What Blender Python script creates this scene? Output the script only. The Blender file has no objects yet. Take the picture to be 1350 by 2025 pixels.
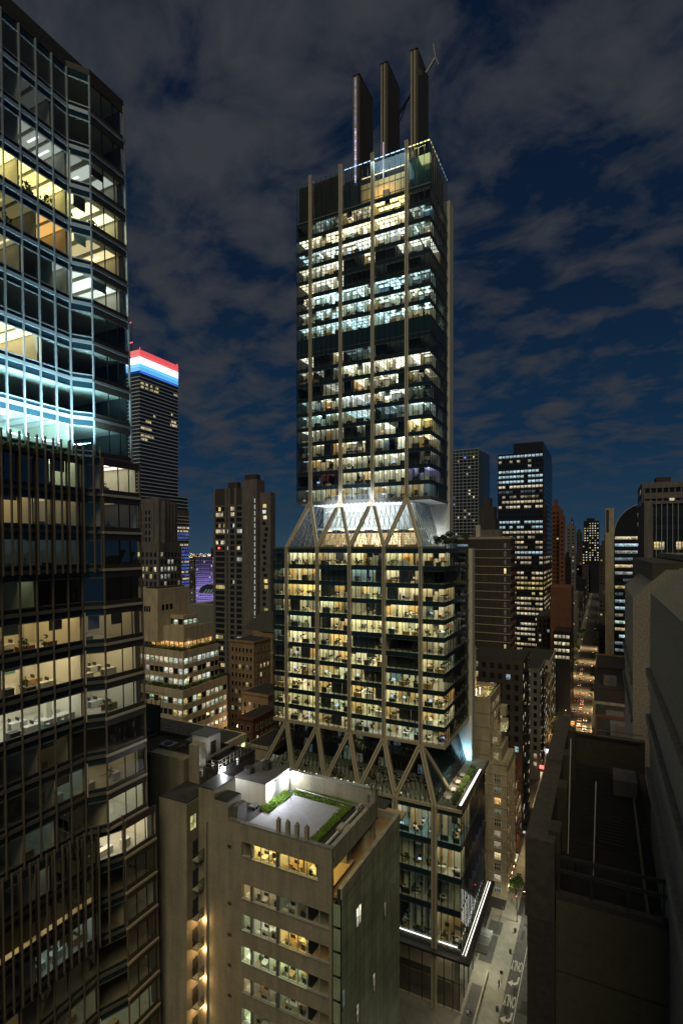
import bpy, bmesh, math, random
from mathutils import Vector, Matrix
R = math.radians
SC = bpy.context.scene
COL = SC.collection
rnd = random.Random(7)

# ---------------------------------------------------------------- camera
CZ = 100.0            # eye height above the street
FPX = 1034.0          # focal length in photo pixels (1350 x 2025)
HY = 1085.0           # horizon row
AY = math.atan(515/FPX)
CA, SA = math.cos(AY), math.sin(AY)
cd = bpy.data.cameras.new('camera'); cam = bpy.data.objects.new('camera', cd); COL.objects.link(cam)
cam.location = (0, 0, CZ); cam.rotation_euler = (R(90), 0, AY)
cd.sensor_fit = 'VERTICAL'; cd.sensor_height = 36; cd.lens = 36*FPX/2025
cd.shift_y = (HY-1012.5)/2025
cd.clip_start = 0.5; cd.clip_end = 20000
SC.camera = cam

# ---------------------------------------------------------------- world: night sky with city-lit clouds
W = bpy.data.worlds.new('World'); SC.world = W; W.use_nodes = True
nt = W.node_tree; nt.nodes.clear()
def wn(t, **k):
    n = nt.nodes.new(t)
    for a, b in k.items(): setattr(n, a, b)
    return n
def wl(a, b): nt.links.new(a, b)
def ramp(n, stops, interp='LINEAR'):
    r = n.color_ramp; r.interpolation = interp
    while len(r.elements) > 1: r.elements.remove(r.elements[-1])
    r.elements[0].position = stops[0][0]; r.elements[0].color = (*stops[0][1], 1)
    for p, c in stops[1:]:
        e = r.elements.new(p); e.color = (*c, 1)
tc = wn('ShaderNodeTexCoord'); sep = wn('ShaderNodeSeparateXYZ'); wl(tc.outputs['Generated'], sep.inputs[0])
g1 = wn('ShaderNodeValToRGB'); wl(sep.outputs['Z'], g1.inputs[0])
ramp(g1, [(0.0, (.026, .055, .088)), (.05, (.0135, .041, .076)), (.18, (.0062, .026, .060)), (.42, (.0042, .014, .036)), (.75, (.003, .008, .024)), (1, (.003, .006, .016))])
# planar cloud projection
mx = wn('ShaderNodeMath', operation='MAXIMUM'); wl(sep.outputs['Z'], mx.inputs[0]); mx.inputs[1].default_value = .0
ad = wn('ShaderNodeMath', operation='ADD'); wl(mx.outputs[0], ad.inputs[0]); ad.inputs[1].default_value = .24
dx = wn('ShaderNodeMath', operation='DIVIDE'); wl(sep.outputs['X'], dx.inputs[0]); wl(ad.outputs[0], dx.inputs[1])
dy = wn('ShaderNodeMath', operation='DIVIDE'); wl(sep.outputs['Y'], dy.inputs[0]); wl(ad.outputs[0], dy.inputs[1])
cmb = wn('ShaderNodeCombineXYZ'); wl(dx.outputs[0], cmb.inputs[0]); wl(dy.outputs[0], cmb.inputs[1])
mp = wn('ShaderNodeMapping'); wl(cmb.outputs[0], mp.inputs[0]); mp.inputs['Location'].default_value = (3.1, 1.35, 0)
mp.inputs['Rotation'].default_value = (0, 0, R(25)); mp.inputs['Scale'].default_value = (1.0, 1.25, 1)
nA = wn('ShaderNodeTexNoise'); wl(mp.outputs[0], nA.inputs['Vector'])
nA.inputs['Scale'].default_value = 5.4; nA.inputs['Detail'].default_value = 8; nA.inputs['Roughness'].default_value = .58; nA.inputs['Distortion'].default_value = .3
nB = wn('ShaderNodeTexNoise'); wl(mp.outputs[0], nB.inputs['Vector'])
nB.inputs['Scale'].default_value = .55; nB.inputs['Detail'].default_value = 2
# cover: thick to the upper left, thin to the lower right
dot = wn('ShaderNodeVectorMath', operation='DOT_PRODUCT'); wl(tc.outputs['Generated'], dot.inputs[0])
dot.inputs[1].default_value = (-.30, 0, 1.0)
c1 = wn('ShaderNodeMath', operation='MULTIPLY_ADD'); wl(dot.outputs['Value'], c1.inputs[0]); c1.inputs[1].default_value = .20; wl(nA.outputs[0], c1.inputs[2])
c2 = wn('ShaderNodeMath', operation='MULTIPLY_ADD'); wl(nB.outputs[0], c2.inputs[0]); c2.inputs[1].default_value = .35; wl(c1.outputs[0], c2.inputs[2])
cr = wn('ShaderNodeValToRGB'); wl(c2.outputs[0], cr.inputs[0])
ramp(cr, [(.672, (0, 0, 0)), (.74, (.30, .30, .30)), (.82, (.66, .66, .66)), (.94, (1, 1, 1))])
fz = wn('ShaderNodeMapRange'); wl(sep.outputs['Z'], fz.inputs[0]); fz.inputs[1].default_value = .02; fz.inputs[2].default_value = .22; fz.inputs[3].default_value = .2; fz.inputs[4].default_value = 1
cm = wn('ShaderNodeMath', operation='MULTIPLY'); wl(cr.outputs[0], cm.inputs[0]); wl(fz.outputs[0], cm.inputs[1])
mixc = wn('ShaderNodeMix', data_type='RGBA'); wl(cm.outputs[0], mixc.inputs['Factor']); wl(g1.outputs[0], mixc.inputs['A'])
mixc.inputs['B'].default_value = (.037, .041, .049, 1)
bg = wn('ShaderNodeBackground'); wl(mixc.outputs['Result'], bg.inputs['Color']); bg.inputs['Strength'].default_value = 1.0
wo = wn('ShaderNodeOutputWorld'); wl(bg.outputs[0], wo.inputs[0])

# warm, very soft glow of the city behind the camera
sl = bpy.data.lights.new('city_glow', 'SUN'); so = bpy.data.objects.new('city_glow', sl); COL.objects.link(so)
sl.energy = 1.15; sl.angle = R(32); sl.color = (1.0, .85, .54)
so.rotation_euler = Vector((-.36, 1.0, -1.25)).to_track_quat('-Z', 'Y').to_euler()

SC.view_settings.view_transform = 'Standard'; SC.view_settings.look = 'None'
SC.view_settings.exposure = 0; SC.view_settings.gamma = 1
SC.render.engine = 'CYCLES'
cy = SC.cycles
cy.use_denoising = True; cy.max_bounces = 6; cy.diffuse_bounces = 2; cy.glossy_bounces = 3; cy.transparent_max_bounces = 16
cy.transmission_bounces = 2; cy.sample_clamp_indirect = 3; cy.use_light_tree = True; cy.caustics_reflective = False; cy.caustics_refractive = False

# ---------------------------------------------------------------- projection helpers: photo pixel -> place
def Xp(px, Y): return Y*math.tan(math.atan((px-675)/FPX)-AY)
def Yp(px, X): return X/math.tan(math.atan((px-675)/FPX)-AY)
def dep(X, Y): return Y*CA - X*SA
def Zp(py, X, Y): return CZ+(HY-py)/FPX*dep(X, Y)
def G(px, py, z=0):
    t = (CZ-z)*FPX/(py-HY); u = (px-675)/FPX
    return t*(-SA+u*CA), t*(CA+u*SA)
def PX(X, Y): return 675+FPX*math.tan(math.atan2(X, Y)+AY)

# ---------------------------------------------------------------- materials
MATS = {}
def mat(name, base=(.5, .5, .5), rough=.6, metal=0, noise=None, nscale=3, bump=0, emit=None, es=0, kind=None, spec=.5, brick=None, stretch=(1, 1, 1), sample='NONE', stain=0):
    m = bpy.data.materials.new(name); m.use_nodes = True; t = m.node_tree; N = t.nodes; L = t.links
    b = N['Principled BSDF']; b.inputs['Base Color'].default_value = (*base, 1); b.inputs['Roughness'].default_value = rough
    b.inputs['Metallic'].default_value = metal; b.inputs['Specular IOR Level'].default_value = spec
    if noise is not None or brick is not None or bump:
        c = N.new('ShaderNodeTexCoord'); mp = N.new('ShaderNodeMapping'); L.new(c.outputs['Object'], mp.inputs[0]); mp.inputs['Scale'].default_value = stretch
        n = N.new('ShaderNodeTexNoise'); L.new(mp.outputs[0], n.inputs['Vector']); n.inputs['Scale'].default_value = nscale; n.inputs['Detail'].default_value = 8; n.inputs['Roughness'].default_value = .6
        lo = tuple(x*(1-(noise or .1)) for x in base); hi = tuple(min(1, x*(1+(noise or .1))) for x in base)
        r = N.new('ShaderNodeValToRGB'); ramp(r, [(.3, lo), (.7, hi)]); L.new(n.outputs[0], r.inputs[0])
        out = r.outputs[0]
        if brick:
            # mortar joints: horizontal courses from height, uprights from x+y
            s = N.new('ShaderNodeSeparateXYZ'); L.new(c.outputs['Object'], s.inputs[0])
            a = N.new('ShaderNodeMath'); a.operation = 'ADD'; L.new(s.outputs[0], a.inputs[0]); L.new(s.outputs[1], a.inputs[1])
            cb = N.new('ShaderNodeCombineXYZ'); L.new(a.outputs[0], cb.inputs[0]); L.new(s.outputs[2], cb.inputs[1])
            bt = N.new('ShaderNodeTexBrick'); L.new(cb.outputs[0], bt.inputs['Vector']); bt.inputs['Scale'].default_value = 1
            bt.inputs['Brick Width'].default_value = brick[0]; bt.inputs['Row Height'].default_value = brick[1]; bt.inputs['Mortar Size'].default_value = brick[2]
            bt.inputs['Color1'].default_value = (1, 1, 1, 1); bt.inputs['Color2'].default_value = (brick[3],)*3+(1,); bt.inputs['Mortar'].default_value = (brick[4],)*3+(1,)
            if len(brick) > 5: bt.offset = brick[5]
            x = N.new('ShaderNodeMix'); x.data_type = 'RGBA'; x.blend_type = 'MULTIPLY'; x.inputs['Factor'].default_value = 1
            L.new(out, x.inputs['A']); L.new(bt.outputs[0], x.inputs['B']); out = x.outputs['Result']
        if stain:     # rain streaks and grime, drawn out downwards
            m2 = N.new('ShaderNodeMapping'); L.new(c.outputs['Object'], m2.inputs[0]); m2.inputs['Scale'].default_value = (1, 1, .09)
            n2 = N.new('ShaderNodeTexNoise'); L.new(m2.outputs[0], n2.inputs['Vector']); n2.inputs['Scale'].default_value = .9; n2.inputs['Detail'].default_value = 7; n2.inputs['Roughness'].default_value = .65
            r2 = N.new('ShaderNodeValToRGB'); ramp(r2, [(.38, (1-stain,)*3), (.62, (1.0,)*3)]); L.new(n2.outputs[0], r2.inputs[0])
            x2 = N.new('ShaderNodeMix'); x2.data_type = 'RGBA'; x2.blend_type = 'MULTIPLY'; x2.inputs['Factor'].default_value = 1
            L.new(out, x2.inputs['A']); L.new(r2.outputs[0], x2.inputs['B']); out = x2.outputs['Result']
        L.new(out, b.inputs['Base Color'])
        if bump:
            bm = N.new('ShaderNodeBump'); bm.inputs['Strength'].default_value = bump; bm.inputs['Distance'].default_value = .05
            L.new(n.outputs[0], bm.inputs['Height']); L.new(bm.outputs[0], b.inputs['Normal'])
    if emit:
        b.inputs['Emission Color'].default_value = (*emit, 1); b.inputs['Emission Strength'].default_value = es
    m.cycles.emission_sampling = sample
    MATS[name] = m
    return name
def attr_mat(name, mode, sample='NONE', strength=1.0):
    m = bpy.data.materials.new(name); m.use_nodes = True; t = m.node_tree; N = t.nodes; L = t.links
    b = N['Principled BSDF']
    a = N.new('ShaderNodeAttribute'); a.attribute_name = 'lit'
    if mode == 'paint':            # plain object colour carried per face
        L.new(a.outputs['Color'], b.inputs['Base Color']); b.inputs['Roughness'].default_value = .6
    elif mode == 'lamp':
        b.inputs['Base Color'].default_value = (.8, .8, .8, 1)
        L.new(a.outputs['Color'], b.inputs['Emission Color']); b.inputs['Emission Strength'].default_value = strength
    elif mode == 'pane':           # a lit or dark window seen from far off: what is behind it differs from pane to pane
        b.inputs['Base Color'].default_value = (.012, .016, .02, 1); b.inputs['Roughness'].default_value = .08
        uv = N.new('ShaderNodeUVMap'); uv.uv_map = 'UVMap'; s = N.new('ShaderNodeSeparateXYZ'); L.new(uv.outputs[0], s.inputs[0])
        g = N.new('ShaderNodeTexCoord')
        n = N.new('ShaderNodeTexNoise'); L.new(g.outputs['Object'], n.inputs['Vector']); n.inputs['Scale'].default_value = 1.3; n.inputs['Detail'].default_value = 4
        v = N.new('ShaderNodeTexVoronoi'); v.distance = 'MANHATTAN'; L.new(g.outputs['Object'], v.inputs['Vector']); v.inputs['Scale'].default_value = 1.1
        vb = N.new('ShaderNodeRGBToBW'); L.new(v.outputs['Color'], vb.inputs[0])
        # furniture line: low part of the pane is dark where the noise says so
        th = N.new('ShaderNodeMath'); th.operation = 'MULTIPLY'; L.new(vb.outputs[0], th.inputs[0]); th.inputs[1].default_value = .75
        gt = N.new('ShaderNodeMath'); gt.operation = 'GREATER_THAN'; L.new(s.outputs[1], gt.inputs[0]); L.new(th.outputs[0], gt.inputs[1])
        mr = N.new('ShaderNodeMapRange'); L.new(gt.outputs[0], mr.inputs[0]); mr.inputs[3].default_value = .35; mr.inputs[4].default_value = 1
        r = N.new('ShaderNodeMapRange'); L.new(n.outputs[0], r.inputs[0]); r.inputs[1].default_value = .35; r.inputs[2].default_value = .65; r.inputs[3].default_value = .45; r.inputs[4].default_value = 1.25
        k = N.new('ShaderNodeMath'); k.operation = 'MULTIPLY'; L.new(mr.outputs[0], k.inputs[0]); L.new(r.outputs[0], k.inputs[1])
        L.new(a.outputs['Color'], b.inputs['Emission Color']); L.new(k.outputs[0], b.inputs['Emission Strength'])
    m.cycles.emission_sampling = sample
    MATS[name] = m
    return name
def glass_mat(name, tint=(.9, .95, .93), f0=.06, rough=.0, dirt=.0):
    m = bpy.data.materials.new(name); m.use_nodes = True; t = m.node_tree; N = t.nodes; L = t.links; N.clear()
    o = N.new('ShaderNodeOutputMaterial'); tr = N.new('ShaderNodeBsdfTransparent'); tr.inputs[0].default_value = (*tint, 1)
    gl = N.new('ShaderNodeBsdfGlossy'); gl.inputs['Roughness'].default_value = rough; gl.inputs[0].default_value = (.9, .95, 1, 1)
    lw = N.new('ShaderNodeLayerWeight'); lw.inputs[0].default_value = .35
    mr = N.new('ShaderNodeMapRange'); L.new(lw.outputs['Facing'], mr.inputs[0]); mr.inputs[3].default_value = f0; mr.inputs[4].default_value = .75
    pw = N.new('ShaderNodeMath'); pw.operation = 'POWER'; L.new(lw.outputs['Facing'], pw.inputs[0]); pw.inputs[1].default_value = 2.2; L.new(pw.outputs[0], mr.inputs[0])
    mx = N.new('ShaderNodeMixShader'); L.new(mr.outputs[0], mx.inputs[0]); L.new(tr.outputs[0], mx.inputs[1]); L.new(gl.outputs[0], mx.inputs[2])
    L.new(mx.outputs[0], o.inputs[0]); MATS[name] = m
    return name

mat('asphalt', (.07, .07, .065), .85, noise=.35, nscale=.8)
mat('ground_dark', (.03, .03, .03), .9, noise=.3, nscale=.1)
mat('sidewalk', (.24, .24, .20), .8, noise=.18, nscale=.5, brick=(1.5, 1.5, .03, .92, .6, 0))
mat('paving_dark', (.07, .075, .07), .7, noise=.2, nscale=.5)
mat('road_paint', (.42, .42, .38), .8, noise=.35, nscale=3)
mat('bronze', (.50, .45, .33), .42, .25, noise=.06, nscale=.6)
mat('bronze_dark', (.05, .042, .03), .5, .3)
mat('fin_metal', (.065, .056, .042), .5, .2, noise=.1, nscale=.4, brick=(3, 3.0, .03, .96, .5, 0))
mat('mullion_dark', (.02, .024, .024), .4, .5)
mat('spandrel', (.014, .036, .048), .1, .0)
mat('spandrel_brown', (.06, .047, .036), .35, .2, noise=.2, nscale=.8)
mat('slab_edge', (.10, .105, .10), .5)
mat('silver_frame', (.50, .55, .57), .35, .6)
mat('concrete', (.36, .35, .27), .8, stain=.3, noise=.12, nscale=.5, brick=(6, 4, .02, .97, .7, 0))
mat('core_white', (.56, .54, .46), .7, stain=.15, noise=.06, nscale=.3)
mat('white_wall', (.78, .78, .76), .8)
mat('room_wall', (.72, .68, .56), .8)
mat('room_blue', (.22, .33, .42), .8)
mat('room_grey', (.34, .36, .36), .8)
mat('room_tan', (.62, .42, .2), .7)
mat('room_floor', (.42, .40, .34), .8, noise=.15, nscale=1)
mat('carpet_blue', (.12, .22, .26), .9, noise=.2, nscale=2)
mat('ceiling_white', (.75, .75, .72), .9)
mat('core_dark', (.03, .035, .035), .8)
mat('furn_dark', (.03, .03, .03), .6)
mat('furn_white', (.65, .64, .58), .5)
mat('furn_wood', (.38, .24, .1), .5)
mat('white_brick', (.32, .29, .21), .85, noise=.14, nscale=.35, stain=.26, brick=(.42, .14, .012, .86, .72), bump=.2)
mat('brick_tan', (.30, .21, .12), .9, noise=.2, nscale=.4, brick=(.5, .16, .015, .8, .6))
mat('brick_red', (.15, .065, .038), .9, noise=.2, nscale=.3, brick=(1.0, .3, .02, .85, .7))
mat('brick_dark', (.045, .037, .032), .9, noise=.25, nscale=.3)
mat('limestone', (.42, .37, .26), .85, stain=.3, noise=.12, nscale=.4, brick=(1.6, .8, .015, .93, .7))
mat('office_stone', (.50, .42, .28), .85, noise=.12, nscale=.3, stain=.3)
mat('stone_grey', (.15, .14, .13), .85, stain=.3, noise=.15, nscale=.3)
mat('coping_stone', (.065, .058, .048), .8, noise=.3, nscale=3, bump=.2)
mat('fin_dark', (.11, .095, .07), .6)
mat('nearly_black', (.012, .012, .011), .9, noise=.5, nscale=1.5)
mat('pale_band', (.72, .74, .74), .6)
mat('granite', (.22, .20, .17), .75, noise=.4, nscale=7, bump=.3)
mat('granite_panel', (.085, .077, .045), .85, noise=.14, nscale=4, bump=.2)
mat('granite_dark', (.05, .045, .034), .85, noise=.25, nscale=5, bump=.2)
mat('roof_black', (.03, .03, .028), .85, noise=.4, nscale=1.2)
mat('roof_grey', (.09, .09, .085), .85, noise=.25, nscale=.8)
mat('roof_paver', (.27, .27, .29), .8, noise=.1, nscale=1.2, brick=(.9, .9, .012, .94, .7, 0))
mat('coping', (.16, .155, .14), .7, noise=.2, nscale=2)
mat('steel', (.30, .30, .29), .4, .7)
mat('steel_dark', (.06, .06, .055), .5, .5)
mat('steel_rail', (.22, .205, .17), .5, .5)
mat('brown_tower', (.052, .045, .038), .7, stain=.3, noise=.15, nscale=.3)
mat('brown_line', (.34, .30, .22), .7)
mat('tower_black', (.018, .02, .024), .3, noise=.2, nscale=.2)
mat('blue_glass', (.035, .06, .10), .2, .0)
mat('frame_grey', (.32, .34, .35), .6)
mat('copper_roof', (.05, .05, .04), .7, noise=.3, nscale=1)
mat('red_panel', (.17, .03, .028), .5, noise=.2, nscale=.5, brick=(2.2, 3.2, .06, .8, .5, 0))
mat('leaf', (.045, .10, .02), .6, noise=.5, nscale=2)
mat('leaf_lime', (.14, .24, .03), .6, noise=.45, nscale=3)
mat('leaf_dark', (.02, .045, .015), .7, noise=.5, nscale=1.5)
mat('bark', (.07, .05, .035), .9, noise=.3, nscale=4)
mat('soil', (.035, .028, .018), .95)
mat('skin', (.5, .33, .24), .6)
mat('glass_green', (.34, .43, .27), .22, .0, stain=.3, noise=.25, nscale=.25)
mat('rail_black', (.02, .02, .02), .5, .3)
attr_mat('paint', 'paint'); attr_mat('pane', 'pane'); attr_mat('lamp', 'lamp'); attr_mat('room_lamp', 'lamp', 'AUTO')
glass_mat('glass', (.86, .95, .90), .05); glass_mat('glass_warm', (.92, .92, .80), .06); glass_mat('glass_brown', (.84, .83, .74), .16)
glass_mat('glass_rail', (.8, .88, .86), .08)

# gold screen with round holes, given its own glow to look lit
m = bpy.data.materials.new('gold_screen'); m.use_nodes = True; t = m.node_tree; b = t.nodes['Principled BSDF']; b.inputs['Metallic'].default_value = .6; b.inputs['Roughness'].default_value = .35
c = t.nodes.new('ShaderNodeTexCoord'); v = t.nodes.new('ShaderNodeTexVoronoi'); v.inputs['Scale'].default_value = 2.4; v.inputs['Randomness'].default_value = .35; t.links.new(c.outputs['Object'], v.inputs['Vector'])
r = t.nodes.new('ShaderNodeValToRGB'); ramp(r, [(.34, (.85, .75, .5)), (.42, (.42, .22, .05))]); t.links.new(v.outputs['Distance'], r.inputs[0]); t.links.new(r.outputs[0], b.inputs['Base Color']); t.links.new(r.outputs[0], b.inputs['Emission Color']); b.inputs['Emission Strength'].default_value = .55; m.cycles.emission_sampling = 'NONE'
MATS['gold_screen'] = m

# ---------------------------------------------------------------- mesh builder
ORG = {}
class MB:
    def __init__(s): s.v = []; s.f = []; s.m = []; s.c = []; s.u = []
    def face(s, pts, mt, col=(0, 0, 0), uv=None):
        n = len(s.v); s.v += [tuple(p) for p in pts]; s.f.append(tuple(range(n, n+len(pts)))); s.m.append(mt); s.c.append(col)
        s.u.append(uv if uv else [(0, 0)]*len(pts)); return s
    def box(s, x0, y0, z0, x1, y1, z1, mt, col=(0, 0, 0), skip=''):
        if x0 > x1: x0, x1 = x1, x0
        if y0 > y1: y0, y1 = y1, y0
        if z0 > z1: z0, z1 = z1, z0
        n = len(s.v)
        s.v += [(x0, y0, z0), (x1, y0, z0), (x1, y1, z0), (x0, y1, z0), (x0, y0, z1), (x1, y0, z1), (x1, y1, z1), (x0, y1, z1)]
        for k, q in (('b', (0, 3, 2, 1)), ('t', (4, 5, 6, 7)), ('s', (0, 1, 5, 4)), ('e', (1, 2, 6, 5)), ('n', (2, 3, 7, 6)), ('w', (3, 0, 4, 7))):
            if k in skip: continue
            s.f.append(tuple(n+i for i in q)); s.m.append(mt); s.c.append(col); s.u.append([(0, 0)]*4)
        return s
    def prism(s, poly, z0, z1, mt, col=(0, 0, 0), topmat=None):
        k = len(poly); n = len(s.v)
        s.v += [(x, y, z0) for x, y in poly]+[(x, y, z1) for x, y in poly]
        for i in range(k):
            j = (i+1) % k; s.f.append((n+i, n+j, n+k+j, n+k+i)); s.m.append(mt); s.c.append(col); s.u.append([(0, 0)]*4)
        s.f.append(tuple(n+k+i for i in range(k))); s.m.append(topmat or mt); s.c.append(col); s.u.append([(0, 0)]*k)
        s.f.append(tuple(n+i for i in reversed(range(k)))); s.m.append(mt); s.c.append(col); s.u.append([(0, 0)]*k)
        return s
    def beam(s, p, q, w, d, mt, col=(0, 0, 0), side=None):
        p = Vector(p); q = Vector(q); a = (q-p).normalized()
        sd = Vector(side) if side else Vector((1, 0, 0))
        if abs(a.dot(sd)) > .95: sd = Vector((0, 1, 0)) if abs(a.y) < .9 else Vector((0, 0, 1))
        sd = (sd-a*sd.dot(a)).normalized(); up = a.cross(sd)
        n = len(s.v)
        for c in (p, q):
            for i, j in ((-1, -1), (1, -1), (1, 1), (-1, 1)): s.v.append(tuple(c+sd*(i*w/2)+up*(j*d/2)))
        for q_ in ((3, 2, 1, 0), (4, 5, 6, 7), (0, 1, 5, 4), (1, 2, 6, 5), (2, 3, 7, 6), (3, 0, 4, 7)):
            s.f.append(tuple(n+i for i in q_)); s.m.append(mt); s.c.append(col); s.u.append([(0, 0)]*4)
        return s
    def tube(s, p, q, r, mt, r2=None, k=8, col=(0, 0, 0)):
        p = Vector(p); q = Vector(q); a = (q-p).normalized(); sd = a.orthogonal().normalized(); up = a.cross(sd); n = len(s.v); r2 = r if r2 is None else r2
        for c, rr in ((p, r), (q, r2)):
            for i in range(k):
                t = 2*math.pi*i/k; s.v.append(tuple(c+sd*math.cos(t)*rr+up*math.sin(t)*rr))
        for i in range(k):
            j = (i+1) % k; s.f.append((n+i, n+j, n+k+j, n+k+i)); s.m.append(mt); s.c.append(col); s.u.append([(0, 0)]*4)
        s.f.append(tuple(n+k+i for i in range(k))); s.m.append(mt); s.c.append(col); s.u.append([(0, 0)]*k)
        s.f.append(tuple(n+i for i in reversed(range(k)))); s.m.append(mt); s.c.append(col); s.u.append([(0, 0)]*k)
        return s
    def ball(s, c, r, mt, col=(0, 0, 0), sz=(1, 1, 1), k=8, j=5):
        n = len(s.v)
        for b in range(j+1):
            ph = math.pi*b/j
            for a in range(k):
                th = 2*math.pi*a/k; s.v.append((c[0]+r*sz[0]*math.sin(ph)*math.cos(th), c[1]+r*sz[1]*math.sin(ph)*math.sin(th), c[2]+r*sz[2]*math.cos(ph)))
        for b in range(j):
            for a in range(k):
                a2 = (a+1) % k; s.f.append((n+b*k+a, n+(b+1)*k+a, n+(b+1)*k+a2, n+b*k+a2)); s.m.append(mt); s.c.append(col); s.u.append([(0, 0)]*4)
        return s
    def add(s, o):
        n = len(s.v); s.v += o.v; s.f += [tuple(i+n for i in f) for f in o.f]; s.m += o.m; s.c += o.c; s.u += o.u
        return s
    def build(s, name, parent=None, org=None, warp=None):
        if not s.f: return None
        o_ = ORG[parent.name] if parent is not None else (org or (0, 0, 0))
        vs = [warp(*p) for p in s.v] if warp else s.v
        me = bpy.data.meshes.new(name); me.from_pydata([(x-o_[0], y-o_[1], z-o_[2]) for x, y, z in vs], [], s.f)
        names = list(dict.fromkeys(s.m)); ix = {k: i for i, k in enumerate(names)}
        for k in names: me.materials.append(MATS[k])
        me.polygons.foreach_set('material_index', [ix[k] for k in s.m])
        if any(k in ('pane', 'lamp', 'room_lamp', 'paint') for k in names):
            at = me.attributes.new('lit', 'FLOAT_COLOR', 'CORNER'); d = []
            for f, c in zip(s.f, s.c): d += [c[0], c[1], c[2], 1]*len(f)
            at.data.foreach_set('color', d)
        if 'pane' in names:
            ul = me.uv_layers.new(name='UVMap'); d = []
            for u in s.u:
                for a in u: d += [a[0], a[1]]
            ul.data.foreach_set('uv', d)
        me.update()
        ob = bpy.data.objects.new(name, me); COL.objects.link(ob)
        if parent is not None: ob.parent = parent
        else: ob.location = o_
        ORG[ob.name] = o_
        return ob
def tag(o, label=None, cat=None, group=None, kind=None):
    if label: o['label'] = label
    if cat: o['category'] = cat
    if group: o['group'] = group
    if kind: o['kind'] = kind
    return o
def thing(name, label, cat, org=(0, 0, 0), group=None):
    o = bpy.data.objects.new(name, None); COL.objects.link(o); o.location = org; o.empty_display_size = 1; ORG[o.name] = tuple(org)
    return tag(o, label, cat, group)
def struct(name, mb): return tag(mb.build(name), kind='structure')
def lampobj(name, kind, loc, energy, color, size=.2, rot=None, spot=None):
    l = bpy.data.lights.new(name, kind); o = bpy.data.objects.new(name, l); COL.objects.link(o); l.energy = energy; l.color = color; o.location = loc
    if kind == 'POINT' or kind == 'SPOT': l.shadow_soft_size = size
    if kind == 'SPOT': l.spot_size = spot or R(120); l.spot_blend = .6
    if rot: o.rotation_euler = Vector(rot).to_track_quat('-Z', 'Y').to_euler()
    return o

class Building:
    """a thing with parts; windows are collected and the 100 that show largest become parts, the rest one part of kind stuff"""
    def __init__(s, name, label, cat, org, group=None, warp=None):
        s.t = thing(name, label, cat, org, group); s.w = []; s.warp = warp
    def part(s, name, mb, parent=None, label=None):
        o = mb.build(name, parent or s.t, warp=s.warp)
        if label and o: o['label'] = label
        return o
    def win(s, mb, parent=None, boost=1.0):
        xs = [p[0] for p in mb.v]; ys = [p[1] for p in mb.v]; zs = [p[2] for p in mb.v]
        X = sum(xs)/len(xs); Y = sum(ys)/len(ys); d = max(1, dep(X, Y))
        wx = abs(PX(min(xs), max(ys) if min(xs) != max(xs) else min(ys))-PX(max(xs), min(ys) if min(xs) != max(xs) else max(ys)))
        a = wx*(max(zs)-min(zs))*FPX/d*boost
        s.w.append((a, len(s.w), mb, parent))
    def finish(s, cap=100):
        s.w.sort(key=lambda q: (-q[0], q[1]))
        for a, i, mb, par in s.w[:cap]: mb.build('window', par or s.t, warp=s.warp)
        rest = MB()
        for a, i, mb, par in s.w[cap:]: rest.add(mb)
        if rest.f: rest.build('window', s.t, warp=s.warp)['kind'] = 'stuff'
        s.w = []

WARM = (1.0, .78, .42); YEL = (1.0, .80, .30); CREAM = (1.0, .86, .58); WHITE = (.95, 1.0, .92); COOL = (.62, .90, 1.0); GREEN = (.72, .92, .70); ORG_ = (1.0, .52, .14)
def sc_(c, k): return (c[0]*k, c[1]*k, c[2]*k)

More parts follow.
